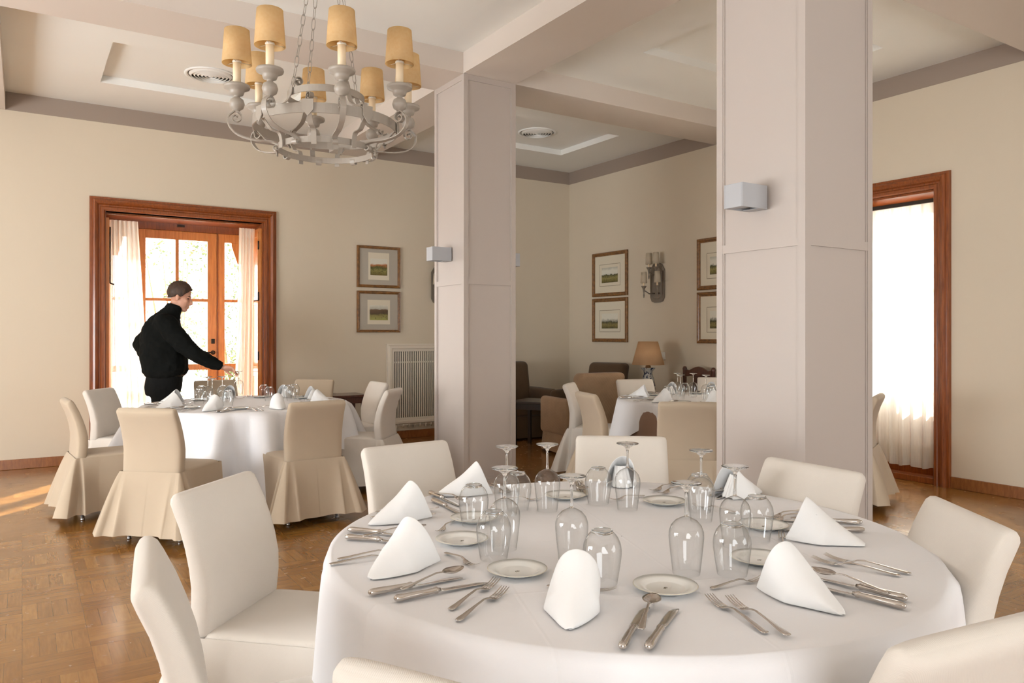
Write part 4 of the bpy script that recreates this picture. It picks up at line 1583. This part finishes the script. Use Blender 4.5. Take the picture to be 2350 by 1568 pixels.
# trunk and limbs under the clothes, neck, head, hands: one surface
b.loft([ring_e(.0, 0, .84, .12, .15), ring_e(.015, 0, 1.0, .11, .14), ring_e(-.005, 0, 1.2, .115, .155), ring_e(.0, 0, 1.38, .115, .165, .1), ring_e(.03, 0, 1.48, .09, .14, .2), ring_e(.075, 0, 1.56, .06, .075, .3), ring_e(.105, 0, 1.62, .056, .058, .3), ring_e(.125, 0, 1.68, .055, .056, .3)])
for s2 in (-1, 1):
    limb(b, [(.0, s2 * .09, .88), (.01, s2 * .10, .5), (-.01, s2 * .11, .12), (.0, s2 * .11, .05)], [.085, .06, .04, .04])
    limb(b, [(-.03, s2 * .11, .045), (.06, s2 * .115, .035), (.15, s2 * .12, .03)], [.035, .036, .028])
limb(b, [SHR, ELR, WRR], [.055, .042, .028])
limb(b, [SHL, ELL, WRL], [.055, .042, .028])
# head
b.ell(hp(-.012, 0, .045), (.104, .078, .095), rot=hr)
b.ell(hp(.028, 0, -.035), (.072, .062, .098), rot=hr)
b.ell(hp(.060, 0, -.106), (.036, .034, .027), rot=hr)
b.ell(hp(.000, 0, -.070), (.060, .058, .045), rot=hr)
b.ell(hp(.083, 0, .022), (.018, .046, .014), rot=hr)
b.tube([hp(.086, 0, .018), hp(.108, 0, -.018), hp(.119, 0, -.040), hp(.100, 0, -.050)], [.010, .013, .0145, .010], 10)
for s2 in (-1, 1):
    b.ell(hp(.100, s2 * .012, -.044), (.011, .009, .009), rot=hr)
    b.ell(hp(.062, s2 * .040, -.022), (.026, .02, .022), rot=hr)
    b.ell(hp(-.012, s2 * .078, -.012), (.018, .008, .030), rot=Matrix.Rotation(radians(5), 3, 'Y'))
b.ell(hp(.092, 0, -.068), (.014, .024, .008), rot=hr)
b.ell(hp(.088, 0, -.084), (.014, .022, .009), rot=hr)


def hand(mb, w, fwd, up, side, k=1.0, curl=(0.5, .5, .5, .5), open_=.0):
    """palm at w growing along fwd; up = back of the hand; side = thumb side"""
    fwd, up, side = fwd.normalized(), up.normalized(), side.normalized()
    pc = w + fwd * .05 * k
    rings = []
    for q, (wd_, th_) in zip((0, .02, .05, .08, .095), ((.024, .020), (.032, .018), (.041, .016), (.043, .014), (.040, .011))):
        rings.append([w + fwd * q * k + side * wd_ * k * sgn_pow(cos(2 * pi * j / 14), .8) + up * th_ * k * sgn_pow(sin(2 * pi * j / 14), .8) for j in range(14)])
    mb.loft(rings)
    for i, (sx_, L) in enumerate(((.031, .072), (.0105, .082), (-.0105, .076), (-.030, .060))):
        p0 = w + (fwd * .082 + side * sx_) * k
        c = curl[i]
        pts, d = [p0], fwd.copy()
        for seg in (.45, .32, .23):
            rot = Matrix.Rotation(c * (1.0 if seg == .45 else 1.3), 3, side.cross(fwd).cross(fwd) if False else side)
            d = (d * cos(c) - up * sin(c)).normalized() if seg == .45 else (d * cos(c * .9) + d.cross(side) * (1 if (d.cross(side)).dot(up) < 0 else -1) * sin(c * .9)).normalized()
            pts.append(pts[-1] + d * L * seg * k)
        mb.tube(pts, [.0098 * k, .0092 * k, .0084 * k, .0068 * k], 10)
    t0 = w + (fwd * .022 + side * .030) * k
    t1 = t0 + (fwd * .028 + side * .020 - up * .016) * k
    t2 = t1 + (fwd * .030 + side * .002 - up * .016) * k
    t3 = t2 + (fwd * .022 - side * .006 - up * .006) * k
    mb.tube([t0, t1, t2, t3], [.013 * k, .0115 * k, .0105 * k, .008 * k], 10)


hfw = Vector((.96, .10, -.22)).normalized()
hside = Vector((.10, .86, -.42))
hside = (hside - hfw * hside.dot(hfw)).normalized()
hup = hside.cross(hfw)
hup = hup if hup.z > 0 else -hup
hand(b, WRR + hfw * .005, hfw, hup, hside, 1.12, (.30, .48, .60, .70))
hf2 = Vector((.1, -.98, -.15)).normalized()
hs2 = Vector((-.2, 0, .98))
hs2 = (hs2 - hf2 * hs2.dot(hf2)).normalized()
hand(b, WRL, hf2, hf2.cross(hs2), hs2, 1.0, (.4, .45, .5, .5))
body = remesh(b.build('body', M['skin'], wt), .0055, 5)

h = MB()
# sweater: loose trunk, ribbed waist, stand collar, two sleeves
h.loft([ring_e(.012, 0, .935, .155, .185), ring_e(.014, 0, .955, .180, .205), ring_e(.016, 0, 1.00, .205, .225), ring_e(.010, 0, 1.08, .212, .232), ring_e(-.005, 0, 1.20, .200, .230), ring_e(-.015, 0, 1.32, .186, .226, .05), ring_e(-.010, 0, 1.41, .168, .215, .12), ring_e(.012, 0, 1.48, .138, .185, .2), ring_e(.040, 0, 1.535, .108, .135, .28), ring_e(.068, 0, 1.575, .088, .100, .32), ring_e(.092, 0, 1.605, .078, .082, .34), ring_e(.104, 0, 1.638, .074, .074, .34)], n_ := True) if False else h.loft([ring_e(.012, 0, .935, .155, .185), ring_e(.014, 0, .955, .180, .205), ring_e(.016, 0, 1.00, .205, .225), ring_e(.010, 0, 1.08, .212, .232), ring_e(-.005, 0, 1.20, .200, .230), ring_e(-.015, 0, 1.32, .186, .226, .05), ring_e(-.010, 0, 1.41, .168, .215, .12), ring_e(.012, 0, 1.48, .138, .185, .2), ring_e(.040, 0, 1.535, .108, .135, .28), ring_e(.068, 0, 1.575, .088, .100, .32), ring_e(.092, 0, 1.605, .078, .082, .34), ring_e(.104, 0, 1.638, .074, .074, .34)])
limb(h, [SHR + Vector((-.05, .06, .0)), SHR, SHR.lerp(ELR, .5) + Vector((0, 0, -.01)), ELR, ELR.lerp(WRR, .55) + Vector((0, 0, -.008)), WRR + Vector((.0, 0, .004))], [.085, .098, .092, .078, .066, .044])
limb(h, [SHL + Vector((-.02, -.06, .0)), SHL, SHL.lerp(ELL, .5), ELL, ELL.lerp(WRL, .5), WRL], [.085, .096, .090, .078, .066, .045])
sw = remesh(h.build('sweater', M['black'], wt), .010, 4)
tx = bpy.data.textures.new('folds', 'CLOUDS')
tx.noise_scale, tx.noise_depth = .11, 2
dm = sw.modifiers.new('folds', 'DISPLACE')
dm.texture, dm.strength, dm.mid_level, dm.texture_coords = tx, .042, .5, 'LOCAL'
km = sw.modifiers.new('soft', 'SMOOTH')
km.factor, km.iterations = .5, 2
h = MB()
h.loft([ring_e(.012, 0, .99, .155, .17), ring_e(.010, 0, .93, .165, .185), ring_e(.0, 0, .84, .168, .188), ring_e(-.005, 0, .76, .15, .185)])
for s2 in (-1, 1):
    limb(h, [(-.005, s2 * .095, .84), (.01, s2 * .10, .55), (.0, s2 * .108, .30), (-.005, s2 * .11, .08)], [.105, .088, .075, .072])
remesh(h.build('trousers', M['trouser'], wt), .011, 4)
MB().tube([(.012 + .1675 * cos(q * pi / 16), .187 * sin(q * pi / 16), .955) for q in range(33)], .012, 6).build('belt', M['shoe'], wt)
for s2 in (-1, 1):
    h = MB()
    h.ell((.03, s2 * .115, .045), (.15, .05, .045))
    h.ell((-.05, s2 * .112, .06), (.06, .045, .055))
    h.box(-.11, s2 * .115 - .045, 0, .16, s2 * .115 + .045, .018)
    remesh(h.build('shoe', M['shoe'], wt), .008, 3)
# short hair: shell over the skull, cut above brow, ears and nape
rows = []
hm = MB()
N, K = 44, 26
idx = {}
vs, fs = [], []
HAIR_LINE = [(0, 1.16), (.45, 1.20), (.90, 1.50), (1.28, 2.02), (1.62, 1.80), (1.95, 2.20), (2.5, 2.45), (3.15, 2.55)]


def hairline(ph):
    a = abs((ph + pi) % (2 * pi) - pi)
    for (a0, l0), (a1, l1) in zip(HAIR_LINE, HAIR_LINE[1:]):
        if a <= a1:
            q = (a - a0) / (a1 - a0)
            q = q * q * (3 - 2 * q)
            return l0 + (l1 - l0) * q
    return HAIR_LINE[-1][1]


for i in range(K + 1):
    for j in range(N):
        ph = 2 * pi * j / N
        th = hairline(ph) * i / K
        sr = sin(th) if th < pi / 2 else max(sin(th), .86)
        ux, uy, uz = sr * cos(ph), sr * sin(ph), cos(th)
        rr = (1 + .010 * sin(9 * ph + 5 * th) * sin(th)) * (1 - (.11 if cos(ph) < .3 else .03) * (i / K) ** 3)
        vs.append(hp(-.014 + .110 * ux * rr, .085 * uy * rr, .045 + .106 * uz * rr))
for i in range(K):
    for j in range(N):
        k = (j + 1) % N
        fs.append((i * N + j, i * N + k, (i + 1) * N + k, (i + 1) * N + j))
hm.add(vs, fs)
remesh(solid(hm.build('hair', M['hair'], wt), .011, -1), .0045, 4)
for s2 in (-1, 1):
    MB().ell(hp(.078, s2 * .032, .004), (.010, .014, .006), 12, 8, hr).build('eye', M['eye'], wt)
    MB().tube([hp(.090, s2 * .016, .024), hp(.088, s2 * .034, .028), hp(.074, s2 * .052, .022)], [.004, .005, .003], 6).build('eyebrow', M['hair'], wt)

# the glass he is placing, held by its foot just above the cloth
hw = wt.matrix_basis.copy()
wt_m = Matrix.Translation(Vector((WP.x, WP.y, 0))) @ Matrix.Rotation(atan2(fd.y, fd.x), 4, 'Z')
tipw = wt_m @ (WRR + hfw * .15 - hup * .045)
gp = PD(545, 7.30, 0)
hold = wine.put((tipw.x + .02 * fd.x, tipw.y + .02 * fd.y, .768), 0, 'wine glass the waiter holds by its foot just above the cloth', 'wine glasses on waiter\'s table')

# ================================================================== GARDEN BEYOND THE DOOR
MB().box(-9, YA + .62, -.12, 16, YA + 14, -.02).build('terrace_ground', M['ground'])['kind'] = 'structure'
MB().box(XB + .52, -6, -.12, XB + 9, YA + .6, -.02).build('side_yard_ground', M['ground'])['kind'] = 'structure'


def shrub(x, y, h, w, n, label, seed):
    r_ = random.Random(seed)
    t = thing('garden_shrub', label, 'shrub', (x, y, -.02), 0, 'sunlit shrubs in the garden')
    st = MB()
    for _ in range(6):
        a = r_.uniform(0, 6.28)
        st.tube([(0.03 * cos(a), .03 * sin(a), 0), (w * .18 * cos(a), w * .18 * sin(a), h * .4), (w * .35 * cos(a + .3), w * .35 * sin(a + .3), h * .8)], [.025, .018, .008], 6)
    st.build('trunk', M['basewood'], t)
    m = MB()
    cl = [(r_.gauss(0, w * .28), r_.gauss(0, w * .2), h * r_.uniform(.12, .95)) for _ in range(18)]
    for _ in range(n):
        c = r_.choice(cl)
        p = Vector((c[0] + r_.gauss(0, w * .12), c[1] + r_.gauss(0, w * .12), max(.05, c[2] + r_.gauss(0, h * .07))))
        u = Vector((r_.gauss(0, 1), r_.gauss(0, 1), r_.gauss(0, 1))).normalized()
        v = u.cross(Vector((r_.gauss(0, 1), r_.gauss(0, 1), r_.gauss(0, 1)))).normalized()
        s2 = r_.uniform(.02, .045)
        m.add([p - u * s2, p + v * s2 * .5, p + u * s2, p - v * s2 * .5], [(0, 1, 2, 3)], False)
    m.build('foliage', M['leaf'], t)


shrub(2.0, YA + 4.0, 3.3, 1.1, 1500, 'tall pale shrub seen through the glass over the waiter\'s shoulder', 4)
shrub(3.5, YA + 6.5, 4.4, 1.5, 2000, 'tall pale shrub seen through the door\'s middle panes', 9)
shrub(2.6, YA + 2.2, 1.0, .8, 900, 'low green shrub seen through the door glass above the door handle', 6)
shrub(4.0, YA + 4.2, 2.4, 1.0, 900, 'shrub seen through the narrow sidelight beside the door', 12)

# ================================================================== LIGHT
w = bpy.data.worlds.new('World')
SC.world = w
w.use_nodes = True
nt = w.node_tree
nt.nodes.clear()
bg, wo = nt.nodes.new('ShaderNodeBackground'), nt.nodes.new('ShaderNodeOutputWorld')
bg.inputs[0].default_value = (1.0, .985, .96, 1)
bg.inputs[1].default_value = 8.0
nt.links.new(bg.outputs[0], wo.inputs[0])


def area(name, loc, tgt, sx_, sy, e, c=(1, .97, .93), portal=False, spread=180):
    l = bpy.data.lights.new(name, 'AREA')
    l.shape, l.size, l.size_y, l.energy, l.color = 'RECTANGLE', sx_, sy, e, c
    l.spread = radians(spread)
    if portal:
        l.cycles.is_portal = True
    o = bpy.data.objects.new(name, l)
    COL.objects.link(o)
    o.location = loc
    o.rotation_euler = (Vector(tgt) - Vector(loc)).to_track_quat('-Z', 'Y').to_euler()
    return o


area('door_portal', ((D1[0] + D1[1]) / 2, YA + .66, 1.33), ((D1[0] + D1[1]) / 2, 0, 1.33), 1.7, 2.7, 1, portal=True)
area('window_portal', (XB + .5, (W2[0] + W2[1]) / 2, 1.33), (0, (W2[0] + W2[1]) / 2, 1.33), 1.7, 2.7, 1, portal=True)
LC = (.90, .955, 1.0)
area('front_fill_light', (-.6, YR + .15, 1.7), (1.6, 3, 3.6), 4.0, 2.6, 235, LC)  # added fill lamps in front of the solid wall behind the camera
area('front_fill_light', (4.2, YR + .15, 1.7), (3.2, 3, 3.6), 3.0, 2.6, 115, LC)
area('left_fill_light', (XL + .15, 4.6, 1.5), (3, 5, 3.8), 4.0, 2.6, 470, LC)  # added fill lamp, the left wall has no opening here
s = bpy.data.lights.new('sun', 'SUN')
s.energy, s.angle, s.color = 18.0, radians(1.5), (1, .95, .86)
so = bpy.data.objects.new('sun', s)
COL.objects.link(so)
so.rotation_euler = Vector((-.62, -.75, -.55)).to_track_quat('-Z', 'Y').to_euler()

# ================================================================== CAMERA
cd = bpy.data.cameras.new('camera')
cd.sensor_width, cd.lens = 36.0, F / 2350 * 36
cd.shift_y = -(784 - HZ) / 2350
cd.clip_start = .05
co = bpy.data.objects.new('camera', cd)
COL.objects.link(co)
co.location = (0, 0, CH)
co.rotation_euler = (pi / 2, 0, -math.asin(.5418))
SC.camera = co
SC.view_settings.view_transform = 'Standard'
SC.view_settings.look = 'None'
SC.view_settings.exposure = 0.22
SC.cycles.max_bounces = 6
SC.cycles.diffuse_bounces = 3
SC.cycles.transparent_max_bounces = 12
SC.cycles.transmission_bounces = 6
SC.cycles.adaptive_threshold = .12
SC.cycles.use_adaptive_sampling = True
SC.cycles.adaptive_min_samples = 16
SC.cycles.caustics_reflective = False
SC.cycles.sample_clamp_indirect = 4.0
